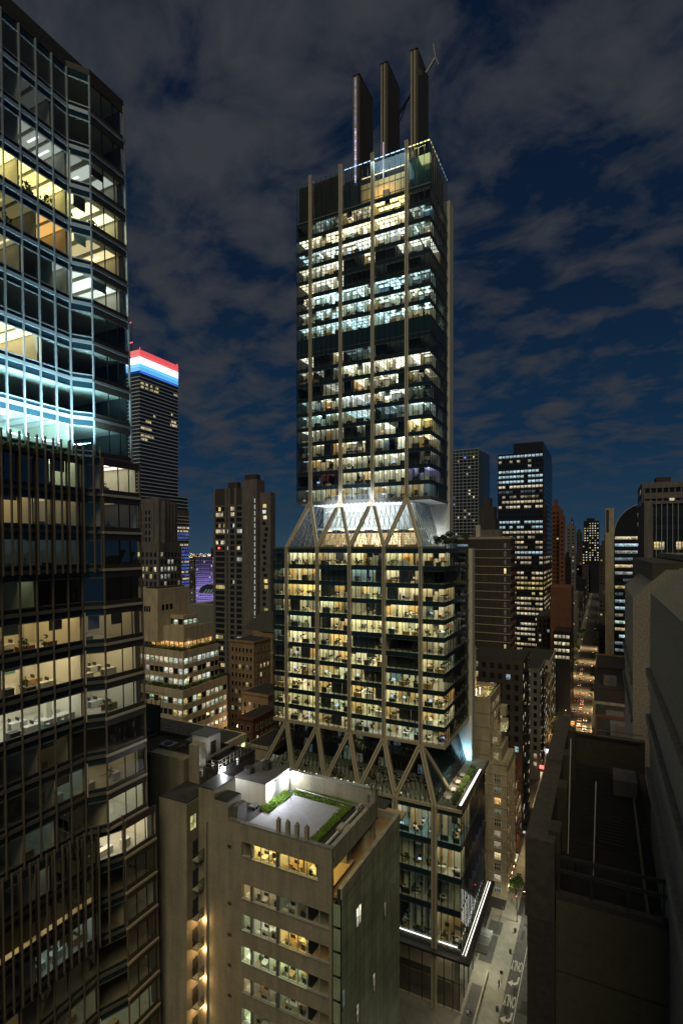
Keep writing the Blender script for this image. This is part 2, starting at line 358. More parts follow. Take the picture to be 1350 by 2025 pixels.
def facade(B, face, plane, a0, a1, z0, z1, fh, pitch, ww, wh, sill, lit, mt, style='punch', out=.3, framemat=None, pier=None, wallpart=None, mull=0):
    """windows on one face. face S: plane is y; E/W: plane is x. lit(i,k)->colour or None. style: punch | strip"""
    sg = -1 if face in 'SW' else 1
    n = max(1, int(round((a1-a0)/pitch))); pitch = (a1-a0)/n
    nk = max(1, int((z1-z0)/fh+1e-6))
    def bx(mb, p0, p1, q0, q1, c0, c1, m_, col=(0, 0, 0)):   # p across, q out of the wall, c height
        if face == 'S': mb.box(p0, plane-q1, c0, p1, plane-q0, c1, m_, col)
        elif face == 'E': mb.box(plane+q0, p0, c0, plane+q1, p1, c1, m_, col)
        else: mb.box(plane-q1, p0, c0, plane-q0, p1, c1, m_, col)
    bands = MB()
    for k in range(nk):
        zb = z0+k*fh
        if style == 'strip':
            bx(bands, a0-(out if face == 'S' else 0), a1+(out if face == 'S' else -.002), 0, out, zb, zb+sill, mt)
            bx(bands, a0-(out if face == 'S' else 0), a1+(out if face == 'S' else -.002), 0, out, zb+sill+wh, zb+fh-.002, mt)
        for i in range(n):
            c = lit(i, k)
            p0 = a0+i*pitch+(pitch-ww)/2; p1 = p0+ww; c0 = zb+sill; c1 = c0+wh
            mb = MB(); q = .03
            if face == 'S': P = [(p0, plane-q, c0), (p1, plane-q, c0), (p1, plane-q, c1), (p0, plane-q, c1)]
            elif face == 'E': P = [(plane+q, p0, c0), (plane+q, p1, c0), (plane+q, p1, c1), (plane+q, p0, c1)]
            else: P = [(plane-q, p1, c0), (plane-q, p0, c0), (plane-q, p0, c1), (plane-q, p1, c1)]
            if style == 'punch' and c is None and not framemat and rnd.random() < .0: continue
            mb.face(P, 'pane', c or (0, 0, 0), [(0, 0), (ww, 0), (ww, 1), (0, 1)])
            if framemat:
                fw = .09
                bx(mb, p0-fw, p0, .001, .14, c0-fw, c1+fw, framemat); bx(mb, p1, p1+fw, .001, .14, c0-fw, c1+fw, framemat)
                bx(mb, p0, p1, .001, .14, c1, c1+fw, framemat); bx(mb, p0, p1, .001, .2, c0-fw, c0, framemat)
                for j in range(mull): bx(mb, p0+(j+1)*ww/(mull+1)-.04, p0+(j+1)*ww/(mull+1)+.04, .032, .1, c0, c1, framemat)
                if mull: bx(mb, p0, p1, .034, .09, (c0+c1)/2-.035, (c0+c1)/2+.035, framemat)
            B.win(mb)
            if style == 'strip' and pier: bx(bands, a0+i*pitch-pier/2, a0+i*pitch+pier/2, 0, out*.7, c0+.003, c1-.003, mt)
        if style == 'strip' and pier: bx(bands, a1-pier/2, a1+pier/2, 0, out*.7, zb+sill+.003, zb+sill+wh-.003, mt)
    if bands.f: B.part(wallpart or 'spandrel', bands)

def lf(prob, cols, k=(.4, 1.0), seed=0, rows=None):
    r = random.Random(seed)
    def f(i, kk):
        p = prob if rows is None else rows.get(kk, prob)
        if r.random() > p: return None
        return sc_(r.choice(cols), r.uniform(*k))
    return f

def roof_kit(mb, x0, x1, y0, y1, z, mt='coping', h=1.0, w=.35):
    mb.box(x0, y0, z, x1, y0+w, z+h, mt).box(x0, y1-w, z, x1, y1, z+h, mt).box(x0, y0+w, z, x0+w, y1-w, z+h, mt).box(x1-w, y0+w, z, x1, y1-w, z+h, mt)

def leafball(mb, c, r, n, mt, size, rr, squash=.8):
    for _ in range(n):
        while True:
            p = Vector((rr.uniform(-1, 1), rr.uniform(-1, 1), rr.uniform(-1, 1)))
            if .25 < p.length < 1: break
        p = Vector(c)+Vector((p.x*r, p.y*r, p.z*r*squash))
        a = Vector((rr.uniform(-1, 1), rr.uniform(-1, 1), rr.uniform(-1, 1))).normalized(); b = a.orthogonal().normalized(); s = size*rr.uniform(.6, 1.3)
        mb.face([p-a*s, p+b*s*.5, p+a*s, p-b*s*.5], mt)
def tree(name, label, x, y, z, h, r, mt='leaf', leaves=500, size=.22, seed=1, group=None):
    rr = random.Random(seed); t = thing(name, label, 'tree', (x, y, z), group)
    tk = MB(); top = z+h*.62; tk.tube((x, y, z), (x+.1, y, top), h*.022+.04, 'bark', h*.012)
    cr = MB()
    for i in range(7):
        an = i*2.4+rr.random(); rad = r*rr.uniform(.25, .75); c = (x+math.cos(an)*rad, y+math.sin(an)*rad, z+h*rr.uniform(.45, .9))
        tk.tube((x, y, z+h*rr.uniform(.3, .5)), c, h*.01, 'bark', .02, 5)
        leafball(cr, c, r*rr.uniform(.4, .6), leaves//7, mt, size, rr)
    tk.build('trunk', t); cr.build('crown', t)
    return t

# ================================================================ ground and streets
g = MB(); g.face([(-6000, -200, -.02), (6000, -200, -.02), (6000, 12000, -.02), (-6000, 12000, -.02)], 'ground_dark'); struct('ground', g)
g = MB(); g.face([(-19.6, 60, 0), (-6, 60, 0), (-6, 2600, 0), (-19.6, 2600, 0)], 'asphalt'); struct('road', g)
g = MB(); g.box(-27.5, 98, 0, -19.6, 149, .15, 'sidewalk').box(-110, 98, 0, -27.5, 112, .15, 'sidewalk').box(-24.2, 165, 0, -19.6, 2400, .15, 'sidewalk'); g.box(-24.2, 149, 0, -20.8, 164.9, .15, 'sidewalk'); struct('sidewalk', g)
g = MB(); g.box(-6, 60, 0, -2.9, 2400, .15, 'sidewalk'); struct('pavement', g)
g = MB(); g.box(-27, 128.5, .154, -23.9, 138.4, .165, 'paving_dark').box(-26.9, 139, .154, -23.6, 144, .166, 'paving_dark').box(-26.8, 117, .154, -24.2, 120, .164, 'paving_dark'); struct('plaza_paving', g)

# lane lines and writing on the road
t = MB()
t.box(-16.95, 90, .004, -16.8, 150, .008, 'road_paint')
for i in range(40): t.box(-13.2, 90+i*12, .004, -13.05, 94+i*12, .008, 'road_paint')
for i in range(30): t.box(-9.9, 170+i*12, .004, -9.75, 174+i*12, .008, 'road_paint')
t.box(-19.2, 300, .004, -19.0, 900, .008, 'road_paint')
struct('lane_line', t)
def word(y):
    cu = bpy.data.curves.new('w', 'FONT'); cu.body = 'ONLY'; cu.size = 1; cu.align_x = 'CENTER'; cu.align_y = 'CENTER'; cu.offset = .012
    o = bpy.data.objects.new('w', cu); COL.objects.link(o); bpy.context.view_layer.update()
    me = bpy.data.meshes.new_from_object(o.evaluated_get(bpy.context.evaluated_depsgraph_get())); bpy.data.objects.remove(o)
    for v in me.vertices: v.co = Vector((-v.co.x*.95, -v.co.y*4.6, 0))
    me.materials.clear(); me.materials.append(MATS['road_paint'])
    ob = bpy.data.objects.new('road_marking', me); ob.location = (-18.3, y, .01); COL.objects.link(ob); ob['kind'] = 'structure'
word(131.0); word(120.2)
for y in (125.6, 115.2):
    a = MB(); z = .01; X = -18.3
    a.face([(X+1.15, y+2.0, z), (X+.75, y+2.0, z), (X+.7, y+.5, z), (X+.2, y-.1, z), (X-.2, y-.2, z), (X-.2, y-.75, z), (X+.5, y-.7, z), (X+1.0, y-.1, z)], 'road_paint')
    a.face([(X-.2, y+.5, z), (X-1.3, y-.5, z), (X-.2, y-1.45, z)], 'road_paint')
    struct('arrow_marking', a)

# ================================================================ rooms
def desk(mb, x, y, z, rr, ax=0):
    w, d = (1.6, .75) if ax == 0 else (.75, 1.6)
    c = rr.choice(['furn_white', 'furn_white', 'furn_wood'])
    mb.box(x-w/2, y-d/2, z+.7, x+w/2, y+d/2, z+.75, c); mb.box(x-w/2, y-d/2, z+.01, x-w/2+.06, y+d/2, z+.7, c); mb.box(x+w/2-.06, y-d/2, z+.01, x+w/2, y+d/2, z+.7, c)
    mb.box(x-.3, y-.03, z+.85, x+.3, y+.03, z+1.2, 'furn_dark')
    cx, cy_ = (x+rr.uniform(-.3, .3), y-.75) if ax == 0 else (x-.8, y+rr.uniform(-.3, .3))
    mb.box(cx-.25, cy_-.25, z+.4, cx+.25, cy_+.25, z+.5, 'furn_dark'); mb.box(cx-.22, cy_-.28, z+.5, cx+.22, cy_-.22, z+1.0, 'furn_dark'); mb.box(cx-.04, cy_-.04, z+.01, cx+.04, cy_+.04, z+.4, 'furn_dark')
def room(mb, x0, x1, y0, y1, z0, z1, c, lev, rr, kind='mix', strips=True, cl=1.0, lamp='room_lamp'):
    """interior behind a window; y0 is the glass side. z0 floor, z1 ceiling; lev: strip lamps, cl: luminous ceiling"""
    w = x1-x0
    if c is not None:
        n = max(1, int(w/1.5)); m_ = max(1, int((y1-y0)/1.6)); q = cl*(.45 if strips else 1)
        for i in range(n):
            for j in range(m_):
                xx = x0+(i+.5)*w/n; yy = y0+(j+.5)*(y1-y0)/m_
                mb.box(xx-.42*w/n, yy-.62, z1-.03, xx+.42*w/n, yy+.62, z1-.01, lamp, sc_(c, q*rr.uniform(.8, 1.15)), skip='tsnew')
        if strips:
            n = max(1, int(w/2.4))
            for i in range(n):
                xx = x0+(i+.5)*w/n; yy = y0+rr.uniform(.6, 1.6); mb.box(xx-.07, yy, z1-.06, xx+.07, min(y1-.3, yy+rr.uniform(1.4, 3)), z1-.035, lamp, sc_(c, lev), skip='t')
        elif rr.random() < .3:
            for i in range(rr.randint(1, 3)):
                xx = x0+rr.uniform(.1, .9)*w; yy = y0+rr.uniform(.6, 2.2); mb.box(xx-.1, yy-.1, z1-.2, xx+.1, yy+.1, z1-.04, lamp, sc_(c, lev), skip='t')
    wallm = rr.choice(['room_wall', 'room_wall', 'room_wall', 'room_tan', 'furn_white', 'room_grey', 'room_blue'])
    if kind == 'closed':
        mb.box(x0+.05, y1-.12, z0, x1-.05, y1, z1, wallm)
        if rr.random() < .5: mb.box(x0+w*.3, y1-.16, z0, x0+w*.3+1.0, y1-.121, z0+2.2, 'room_tan')
        if rr.random() < .4: a = x0+rr.uniform(.1, .5)*w; mb.box(a, y1-.17, z0+1.1, a+rr.uniform(.8, 1.6), y1-.122, z0+2.0, 'paint', rr.choice([(.05, .12, .2), (.35, .1, .05), (.6, .6, .55), (.03, .03, .03)]))
    if rr.random() < .55: mb.box(x0+.01, y0+1.0, z0, x0+.1, y1, z1, rr.choice(['room_wall', 'room_wall', 'room_tan']))
    if rr.random() < .35: mb.box(x0+w*.4, y0+2.0, z0, x0+w*.4+.9, y0+2.6, z1, 'room_wall')
    if rr.random() < .5:
        a = x0+rr.uniform(.1, .4)*w; mb.box(a, y0+.4, z0, min(x1-.1, a+rr.uniform(1, 2.4)), y0+.85, z0+rr.uniform(.7, 1.3), rr.choice(['furn_dark', 'furn_white', 'furn_dark', 'furn_wood']))
    if rr.random() < .22:   # roller blind, part way down
        a = x0+rr.choice([0, .5])*w; mb.box(a+.05, y0+.06, z1-rr.uniform(.5, 2.0), a+w*.48, y0+.08, z1-.3, rr.choice(['room_grey', 'room_wall', 'furn_dark']))
    n = max(1, int(w/1.6))
    for i in range(n):
        for yy in (y0+1.9, y0+3.7, y0+5.4, y0+7.1):
            if yy > y1-.8 or rr.random() < .25: continue
            desk(mb, x0+(i+.5)*w/n+rr.uniform(-.25, .25), yy+rr.uniform(-.3, .3), z0, rr, rr.randint(0, 1))
    for i in range(2):
        if rr.random() < .35: a = x0+rr.uniform(.1, .9)*w; mb.box(a-.25, y0+rr.uniform(.9, 3), z0+.85, a+.25, y0+3.05, z0+1.2, 'furn_dark')
    if rr.random() < .12: a = x0+rr.uniform(.2, .8)*w; yy = y0+1.2; mb.box(a-.4, yy, z0+1.0, a+.4, yy+.03, z0+1.45, 'lamp', rr.choice([(.3, .6, 1.2), (.5, .8, 1.1), (.9, .4, .2)]))
    if rr.random() < .3: leafball(mb, (x0+rr.uniform(.15, .85)*w, y0+.9, z0+1.2), .55, 26, 'leaf_dark', .28, rr, 1.2)
    if rr.random() < .2: a = x0+rr.uniform(.1, .9)*w; mb.tube((a, y0+1.5, z0), (a, y0+1.5, z0+1.45), .2, 'furn_dark', .14, 6).ball((a, y0+1.5, z0+1.6), .12, 'furn_dark', k=6, j=4)

# ================================================================ the main tower
TY = 121.8; MY = 114.8; PY = 111.4
UC = [-69.7, -60.7, -51.7, -42.7]; UL, UR = -74.1, -36.9
MC = [-72.7, -63.7, -54.8, -45.85, -36.9]; ML, MR = -77.0, -31.5
PC = [-77.7, -68.7, -59.7, -50.7, -41.7, -32.7]; PL, PR = -82.0, -27.0
T = Building('office_tower', 'tallest glass tower with beige columns, slanted struts and three fins on its roof', 'office tower', (-54, 130, 0))

def bay_window(x0, x1, y, z0, z1, gl, pitch=1.5, spand=1.1, top='spandrel', edge=True):
    """S-facing: clear glass from z0 to z1-spand, dark band above"""
    mb = MB(); n = max(1, round((x1-x0)/pitch)); p = (x1-x0)/n
    for i in range(n):
        a = x0+i*p; b = a+p; j = rnd.uniform(-.006, .006); j2 = rnd.uniform(-.006, .006)
        mb.face([(a, y+j, z0+.06), (b, y+j2, z0+.06), (b, y-j, z1-spand), (a, y-j2, z1-spand)], gl)
        mb.box(a-.055, y-.16, z0, a+.055, y+.05, z1-.002, 'mullion_dark')
    mb.box(x0, y-.02, z1-spand, x1, y+.1, z1, top)
    mb.box(x0, y-.1, z0, x1, y+.06, z0+.06, 'slab_edge')
    mb.box(x0, y-.14, z1-spand-.05, x1, y+.02, z1-spand+.02, 'slab_edge')
    return mb
def side_window(y0, y1, x, z0, z1, gl, pitch=1.5, spand=1.1):
    mb = MB(); n = max(1, round((y1-y0)/pitch)); p = (y1-y0)/n
    for i in range(n):
        a = y0+i*p; b = a+p; j = rnd.uniform(-.006, .006)
        mb.face([(x+j, a, z0+.06), (x-j, b, z0+.06), (x+j, b, z1-spand), (x-j, a, z1-spand)], gl)
        mb.box(x-.05, a-.035, z0, x+.12, a+.035, z1-.002, 'mullion_dark')
    mb.box(x-.1, y0, z1-spand, x+.02, y1, z1, 'spandrel'); mb.box(x-.06, y0, z0, x+.1, y1, z0+.06, 'slab_edge')
    return mb

def storey(z0, z1, xl, xr, yf, yb, bays, looks, seed, side=None, spand=1.1, gl='glass', depth=8.5, floor='room_floor', lev=9, strips=True, edge=None, cl=1.0, ang=0):
    """looks: per bay (colour, level, fraction lit, strips)"""
    rr = random.Random(seed); m = MB(); th = .45
    m.box(xl+.02, yf+.12, z0-th, xr-.12, yb-.1, z0-.006, 'slab_edge')
    m.face([(xl+.1, yf+.12, z0), (xr-.12, yf+.12, z0), (xr-.12, yb-.1, z0), (xl+.1, yb-.1, z0)], floor)
    cz = z1-th-.004
    m.face([(xl+.1, yf+.12, cz), (xl+.1, yb-.1, cz), (xr-.12, yb-.1, cz), (xr-.12, yf+.12, cz)], 'ceiling_white')
    m.box(xl+.05, yf+depth+1, z0, xr-7.5, yb-.2, cz, 'core_dark')
    m.box(xl+.05, yf+.2, z0, xl+.15, yf+depth, cz, 'core_dark')
    m.box(xr-7.5, yb-.4, z0, xr-.2, yb-.2, cz, 'core_dark')
    wins = []
    for i, (a, b) in enumerate(bays):
        c, lv, frac, st = looks[i]
        m.box(a-.06, yf+1.2, z0, a+.06, yf+depth+1, cz, 'room_wall' if c and lv > .3 else 'core_dark')
        n = max(1, round((b-a)/3)); w = (b-a)/n
        for j in range(n):
            on = c is not None and rr.random() < frac
            d = depth if rr.random() < .5 else rr.choice([3.4, 4.6])
            fl = rr.uniform(.7, 1.2)
            if not on: m.box(a+j*w+.06, yf+(1.5 if c else 5), z0, a+(j+1)*w-.06, yf+(1.6 if c else 5.1), cz, 'core_dark') if rr.random() < .8 else None  # unlit rooms closed by a dark wall, their darkness put into its colour
            cc = c
            if on and rr.random() < .25: cc = tuple(x*.6+y*.4 for x, y in zip(c, rr.choice([WARM, WHITE, CREAM])))
            if on: room(m, a+j*w, a+(j+1)*w, yf+.15, yf+d, z0, cz, cc, lev*lv*fl, rr, 'closed', st if st is not None else rr.random() < .12, cl*lv*fl)
        wins.append((bay_window(a, b, yf, z0, z1, gl, spand=spand), 1))
    if side:
        ya, yb_, c, lv, frac = side
        n = max(1, round((yb_-ya)/4)); w = (yb_-ya)/n
        for j in range(n):
            on = c is not None and rr.random() < frac
            m.box(xr-6, ya+j*w-.05, z0, xr-.3, ya+j*w+.05, cz, 'room_wall' if on else 'core_dark')
            if on:
                for q in range(2):
                    m.box(xr-5, ya+j*w+.6+q*1.6, cz-.03, xr-1, ya+j*w+.8+q*1.6, cz-.01, 'room_lamp', sc_(c, 9*lv), skip='t')
                m.box(xr-5.2, ya+j*w+.3, z0, xr-5, ya+(j+1)*w-.3, cz, 'room_wall')
                m.box(xr-1.6, ya+j*w+.8, z0, xr-.8, ya+j*w+2.4, z0+.8, 'furn_dark')
        wins.append((side_window(yf, yb_, xr, z0, z1, gl, spand=spand), .8))
    o = T.part('storey', m)
    for w_, bo in wins: T.win(w_, o, bo)
    return o

# --- middle block: 11 storeys between 56 and 100
MB_ = list(zip([ML]+[c for c in MC], [c for c in MC]+[MR]))
DK = (None, 0, 0, None)
rr0 = random.Random(3)
for k in range(11):
    z0 = 56+k*4.0; looks = []
    for i in range(6):
        tone = rr0.choice([(1, .88, .50), WARM, (1, .9, .52), (1, .88, .55), (.92, .95, .62)])
        looks.append((tone, rr0.uniform(.8, 1.15), .92 if rr0.random() < .8 else .45, None))
    if k == 5: looks[3] = (CREAM, .4, .4, None)
    if k in (8, 9): looks[4] = (CREAM, .9, .6, None)
    if k == 9: looks[2] = (CREAM, .8, .6, None); looks[3] = (COOL, .5, .7, None)
    if k == 0: looks = [(WARM, 1, 1, None), (CREAM, 1, 1, None), (CREAM, .8, .7, None), (WHITE, .5, 1, None), (WHITE, .55, 1, None), (CREAM, .9, 1, None)]
    storey(z0, z0+4.0, ML, MR, MY, 138.5, MB_, looks, 100+k, side=(MY+8.5, 138.5, WHITE if k > 4 else GREEN, .35, .5 if k > 4 else .12), spand=1.05, lev=8, cl=7.0)
b = MB()
for x in MC:      # paired flange columns with a dark groove
    for s in (-1, 1): b = MB(); 
    b = MB(); b.box(x-.43, MY-.8, 55.7, x-.08, MY-.1, 100.3, 'bronze').box(x+.08, MY-.8, 55.7, x+.43, MY-.1, 100.3, 'bronze').box(x-.08, MY-.5, 55.7, x+.08, MY-.1, 100.3, 'bronze_dark')
    T.part('column', b)
b = MB(); b.box(ML, MY-.3, 55.2, MR+.25, MY+.3, 56, 'bronze').box(ML+.02, MY+.31, 55.3, MR, 138.4, 55.54, 'slab_edge').box(MR, MY+.31, 55.2, MR+.25, 138.5, 56, 'bronze')
T.part('floor_edge', b)
b = MB(); b.box(ML, MY-.12, 100, MR+.1, MY+.12, 100.5, 'slab_edge').box(ML, MY+.14, 99.7, MR-.02, 141.4, 100.05, 'roof_grey'); T.part('roof', b)
# --- upper block: 19 storeys between 112.6 and 187.9
FH = (187.9-112.6)/19
UB_ = list(zip([UL]+UC, UC+[UR]))
BL = (.35, .5, 1.0); RD = (1, .15, .12)
def L(c, l=1.0, f=1.0, s=None): return (c, l, f, s)
N0 = (None, 0, 0, None)
UCR = (.98, .95, .80); UWM = (1, .84, .55)
UP = {0: [L(UCR, 1, 1, True), L(UCR, 1.1, 1, True), L(WHITE, 1.0, 1, True), L(UCR, 1.2, 1, True), L(UCR, 1.1, 1, True)],
 1: [N0, L(RD, .05, .4), L(UCR, 1.4), L(UCR, 1.2), L((.55, .5, 1), .9, 1, True)], 2: [L(BL, .25), L(UWM, .9, .7), L(UCR, 1.0), L(UCR, .9), L(UCR, .12, .5)],
 3: [L(COOL, .1), L(UWM, .8, .4), L(UWM, 1, .5), L(UCR, 1.3, .7), L(UWM, .7)], 4: [L(UCR, .5, .6), L(UCR, .35), L(UCR, .45, .6), L(UCR, 1, .8), L(YEL, 1.5)],
 5: [L(COOL, .7), L(COOL, .9), L(COOL, .5), L(COOL, .16), L(COOL, .9)], 6: [L(COOL, .3), L(WHITE, 1), L((.75, .85, 1), 1.1, .8), L(WHITE, 1), L(COOL, .12)],
 7: [N0, L(UCR, .3, .5), L(UCR, 1, .8), L(UCR, .9, .6), L(UWM, .4)], 8: [L(UCR, .3), L(WHITE, .08, .5), L(UCR, 1.2), L(UCR, .9), L(UCR, .8)],
 9: [L(UCR, .4), L(UWM, .8, .4), L(COOL, .1, .5), L(ORG_, .35, .5), L(ORG_, .4, .5)], 10: [N0]*5,
 11: [L(COOL, 1.0, 1, True), L(COOL, 1.1, 1, True), L(COOL, 1.1, 1, True), L(COOL, 1.1, 1, True), L(COOL, 1.2, 1, True)], 12: [L(COOL, 1.0, 1, True), L(COOL, 1.2, 1, True), L(COOL, 1.1, 1, True), L((.8, 1, .9), 1.1, 1, True), L((.8, 1, .9), 1.3, 1, True)],
 13: [L(UWM, .7), L(COOL, 1.3), L(COOL, 1), L(COOL, .9), L(COOL, .35)], 14: [L(UWM, .8), L(UCR, .8), L(UCR, .7, .4), L(UCR, .8, .5), L(UCR, .5, .8)],
 15: [L(UCR, .8), L(UCR, .9), L(UCR, .7, .5), L(UCR, .8, .4), L(UCR, .7)], 16: [L(COOL, .5), L((.8, .95, 1), .8), L(UCR, .8), L((.9, .95, .9), .9), L((.7, .9, .8), .4)],
 17: [L(UWM, .8), L(UWM, 1), L(UWM, 1.1), L(UWM, 1.0), L(COOL, .3)], 18: [N0, L(COOL, .1), L(UWM, .5, .6), L(YEL, 1.6), L(UWM, .6, .5)]}
for k in range(19):
    z0 = 112.6+k*FH
    sd = {11: (COOL, .6, .9), 12: (COOL, .6, .9), 4: (GREEN, .6, .9), 5: (COOL, .3, .7), 0: (CREAM, .6, .9), 1: ((.5, .5, 1), .4, .8)}.get(k, (CREAM, .3, .35))
    if k == 10: sd = (None, 0, 0)
    storey(z0, z0+FH, UL, UR, TY, 137.7, UB_, UP[k], 200+k, side=(TY+8.5, 137.7, *sd), spand=.95 if k != 10 else 3.8, lev=14, cl=2.7)
cz = 112.6
for x in UC:
    b = MB(); b.box(x-.43, TY-.8, 112.3, x-.08, TY-.1, 199.6, 'bronze').box(x+.08, TY-.8, 112.3, x+.43, TY-.1, 199.6, 'bronze').box(x-.08, TY-.5, 112.3, x+.08, TY-.1, 199.6, 'bronze_dark')
    T.part('column', b)
b = MB()
b.box(UL, TY-.12, 111.9, UR+.1, TY+.2, 112.6, 'slab_edge').box(UR-.1, TY+.21, 111.9, UR+.1, 137.6, 112.6, 'slab_edge').box(UL+.02, TY+.21, 112.0, UR-.12, 141, 112.1, 'white_wall')
T.part('soffit', b)
# crown: tall glass parapet with a lit edge
cr_ = MB(); zt = 198.3; zb = 187.9
n = 25
for i in range(n):
    a = UL+(UR-UL)*i/n; c_ = a+(UR-UL)/n
    cr_.face([(a, TY, zb), (c_, TY+rnd.uniform(-.01, .01), zb), (c_, TY, zt), (a, TY, zt)], 'glass')
    cr_.box(a-.04, TY-.12, zb, a+.04, TY+.05, zt, 'mullion_dark')
for i in range(10):
    a = TY+15.9*i/10; c_ = a+1.59
    cr_.face([(UR, a, zb), (UR+rnd.uniform(-.01, .01), c_, zb), (UR, c_, zt), (UR, a, zt)], 'glass'); cr_.box(UR-.05, a-.04, zb, UR+.12, a+.04, zt, 'mullion_dark')
cr_.box(UL, TY-.13, zb-.2, UR+.12, TY+.1, zb+.15, 'slab_edge')
T.part('parapet_glass', cr_)
b = MB()
b.box(UL+.1, TY+8, zb, UR-6, 137.5, 196.5, 'core_dark').box(UL+.1, TY+.3, zb, UR-.2, 137.6, zb+.1, 'roof_grey')
b.box(-62, TY+3.2, zb+.1, -57.5, TY+3.5, zb+8.5, 'spandrel').box(-56.5, TY+3.2, zb+.1, -43.5, TY+3.5, zb+7.2, 'room_tan').box(-43.3, TY+3.0, zb+.1, -37.6, TY+3.2, zb+9.6, 'spandrel').box(-50, TY+2.2, zb+.1, -48.4, TY+3, zb+3.4, 'furn_dark')
b.box(UL+.1, TY+.9, zb+.1, -62, TY+1.1, 198.2, 'nearly_black').box(UL+.1, TY+1.11, zb+.1, UL+.3, 137.5, 198.2, 'nearly_black').box(-64.6, TY+2.2, zb+2, -61.9, TY+2.4, 197.2, 'core_white').box(-62, TY+4, zb+.1, UR-.3, TY+4.2, 197.8, 'nearly_black').box(UR-1.2, TY+4.3, zb+.1, UR-1, 137.4, 197.8, 'nearly_black')
for z_ in (190.8, 193.6): b.box(-56.5, TY+3.1, z_, -43.6, TY+3.19, z_+.15, 'slab_edge')
T.part('penthouse', b)
b = MB()
for i in range(15, 25): pass
for x0, x1, c in ((-60, -51.9, (.5, .8, 1.2)), (-51.5, -43, (.55, .95, 1.3)), (-42.4, -36.95, (1.5, 1.4, .5))):
    nn = 6
    for i in range(nn): b.box(x0+(x1-x0)*i/nn+.15, TY+.06, zt-.02, x0+(x1-x0)*(i+1)/nn-.15, TY+.2, zt+.1, 'lamp', sc_(c, 1.6))
for i in range(10):
    c = (1.2, 1.15, .5) if i < 5 else (.4, .7, .9); b.box(UR-.2, TY+.3+i*1.57, zt-.02, UR-.06, TY+1.5+i*1.57, zt+.1, 'lamp', sc_(c, .9))
b.box(-56.3, TY+3.0, 196.6, -43.6, TY+3.2, 196.75, 'lamp', (1, .8, .4))
T.part('edge_light', b)
lampobj('crown_light', 'AREA', (-48, TY+1.4, 197.6), 900, (.55, .85, 1), rot=(0, .15, -1)).data.size = 9
lampobj('crown_light', 'AREA', (-50, TY+1.2, 190.5), 260, (1, .7, .35), rot=(0, 1, .1)).data.size = 5
lampobj('crown_light', 'AREA', (-39.5, TY+1.3, 197.6), 300, (1, .95, .4), rot=(0, .15, -1)).data.size = 3
# core strips
b = MB(); b.box(-42.5, 137.75, 100.1, UR+.5, 141.4, 193, 'core_white'); T.part('core_wall', b)
b = MB(); b.box(-42.5, 138.55, .2, MR+.9, 141.5, 100.05, 'core_white'); T.part('core_wall', b)
# fins
for i, x in enumerate((-58.4, -50.5, -42.4)):
    b = MB(); b.box(x-1.0, 126, 186, x+1.0, 135, 225.6, 'fin_metal')
    for s in (-.62, -.2, .22, .64): b.box(x+s-.1, 125.8, 188, x+s+.1, 126.003, 225.4, 'bronze_dark' if s in (-.2, .64) else 'bronze')
    b.box(x-1.05, 125.75, 225.6, x+1.05, 135.05, 225.8, 'bronze_dark')
    f = T.part('fin', b)
    if i < 2:
        led = MB()
        if i == 0:
            for j in range(46):
                z_ = 189+j*.78; k_ = 1 if z_ < 211 else .22
                led.box(x-.16, 125.6, z_, x-.02, 125.79, z_+(.6 if z_ < 211 else .78), 'lamp', sc_(rnd.choice([(.9, .85, 2.0), (.4, .6, 1.6), (1.1, .8, 1.3), (1.3, .6, .7) if z_ < 196 else (.5, .5, 1.2)]), (.9 if z_ < 211 else .25)*rnd.uniform(.6, 1.6)))
        else: led.box(x-.12, 125.6, 188, x+.0, 125.79, 205, 'lamp', (.5, .35, .75))
        T.part('led_strip', led)
b = MB()   # maintenance crane between fins and on top
b.beam((-50.2, 134, 217), (-42.5, 131, 222), .5, .5, 'bronze_dark').beam((-49, 134, 216), (-46, 133, 221), .2, .2, 'bronze_dark')
b.beam((-40.8, 131, 223.2), (-38.3, 131, 226.2), .45, .45, 'steel').beam((-38.3, 131, 226.2), (-37.4, 131, 224.0), .16, .16, 'steel').beam((-38.3, 131, 226.2), (-38.9, 131, 230), .16, .16, 'steel')
T.part('roof_crane', b)

# --- glazed room between the blocks (100 .. 112.6)
def leg(p, q, w=.85, d=.8):
    b = MB(); p = Vector(p); q = Vector(q)
    o = Vector((w*.31, 0, 0)); b.beam(p-o, q-o, w*.4, d, 'bronze', side=(1, 0, 0)); b.beam(p+o, q+o, w*.4, d, 'bronze', side=(1, 0, 0)); b.beam(p+Vector((0, .15, 0)), q+Vector((0, .15, 0)), w*.25, d*.6, 'bronze_dark', side=(1, 0, 0))
    T.part('diagonal_strut', b)
for i, x in enumerate(UC):
    leg((x, TY-.4, 112.4), (MC[i], MY-.4, 100.2)); leg((x, TY-.4, 112.4), (MC[i+1], MY-.4, 100.2))
def lattice(mb, a0, a1, b0, b1, n, mt, r=.05, gl=None):
    """quad a0-a1 bottom, b0-b1 top, filled with crossing slanted bars"""
    a0, a1, b0, b1 = map(Vector, (a0, a1, b0, b1))
    for i in range(n+1):
        u = i/n; A = a0.lerp(a1, u)
        for s in (-2, 2):
            v = (i+s)/n
            if 0 <= v <= 1: mb.beam(A, b0.lerp(b1, v), r*2, r*2, mt)
    for k in (.33, .66): mb.beam(a0.lerp(b0, k), a1.lerp(b1, k), r*1.2, r*1.2, mt)
    if gl: mb.face([a0, a1, b1, b0], gl)
b = MB(); lattice(b, (-72.4, MY+.1, 100.1), (-36.6, MY+.1, 100.1), (-70, TY+.1, 112.0), (-42.2, TY+.1, 112.0), 24, 'steel', .055, 'glass')
T.part('lattice_glazing', b)
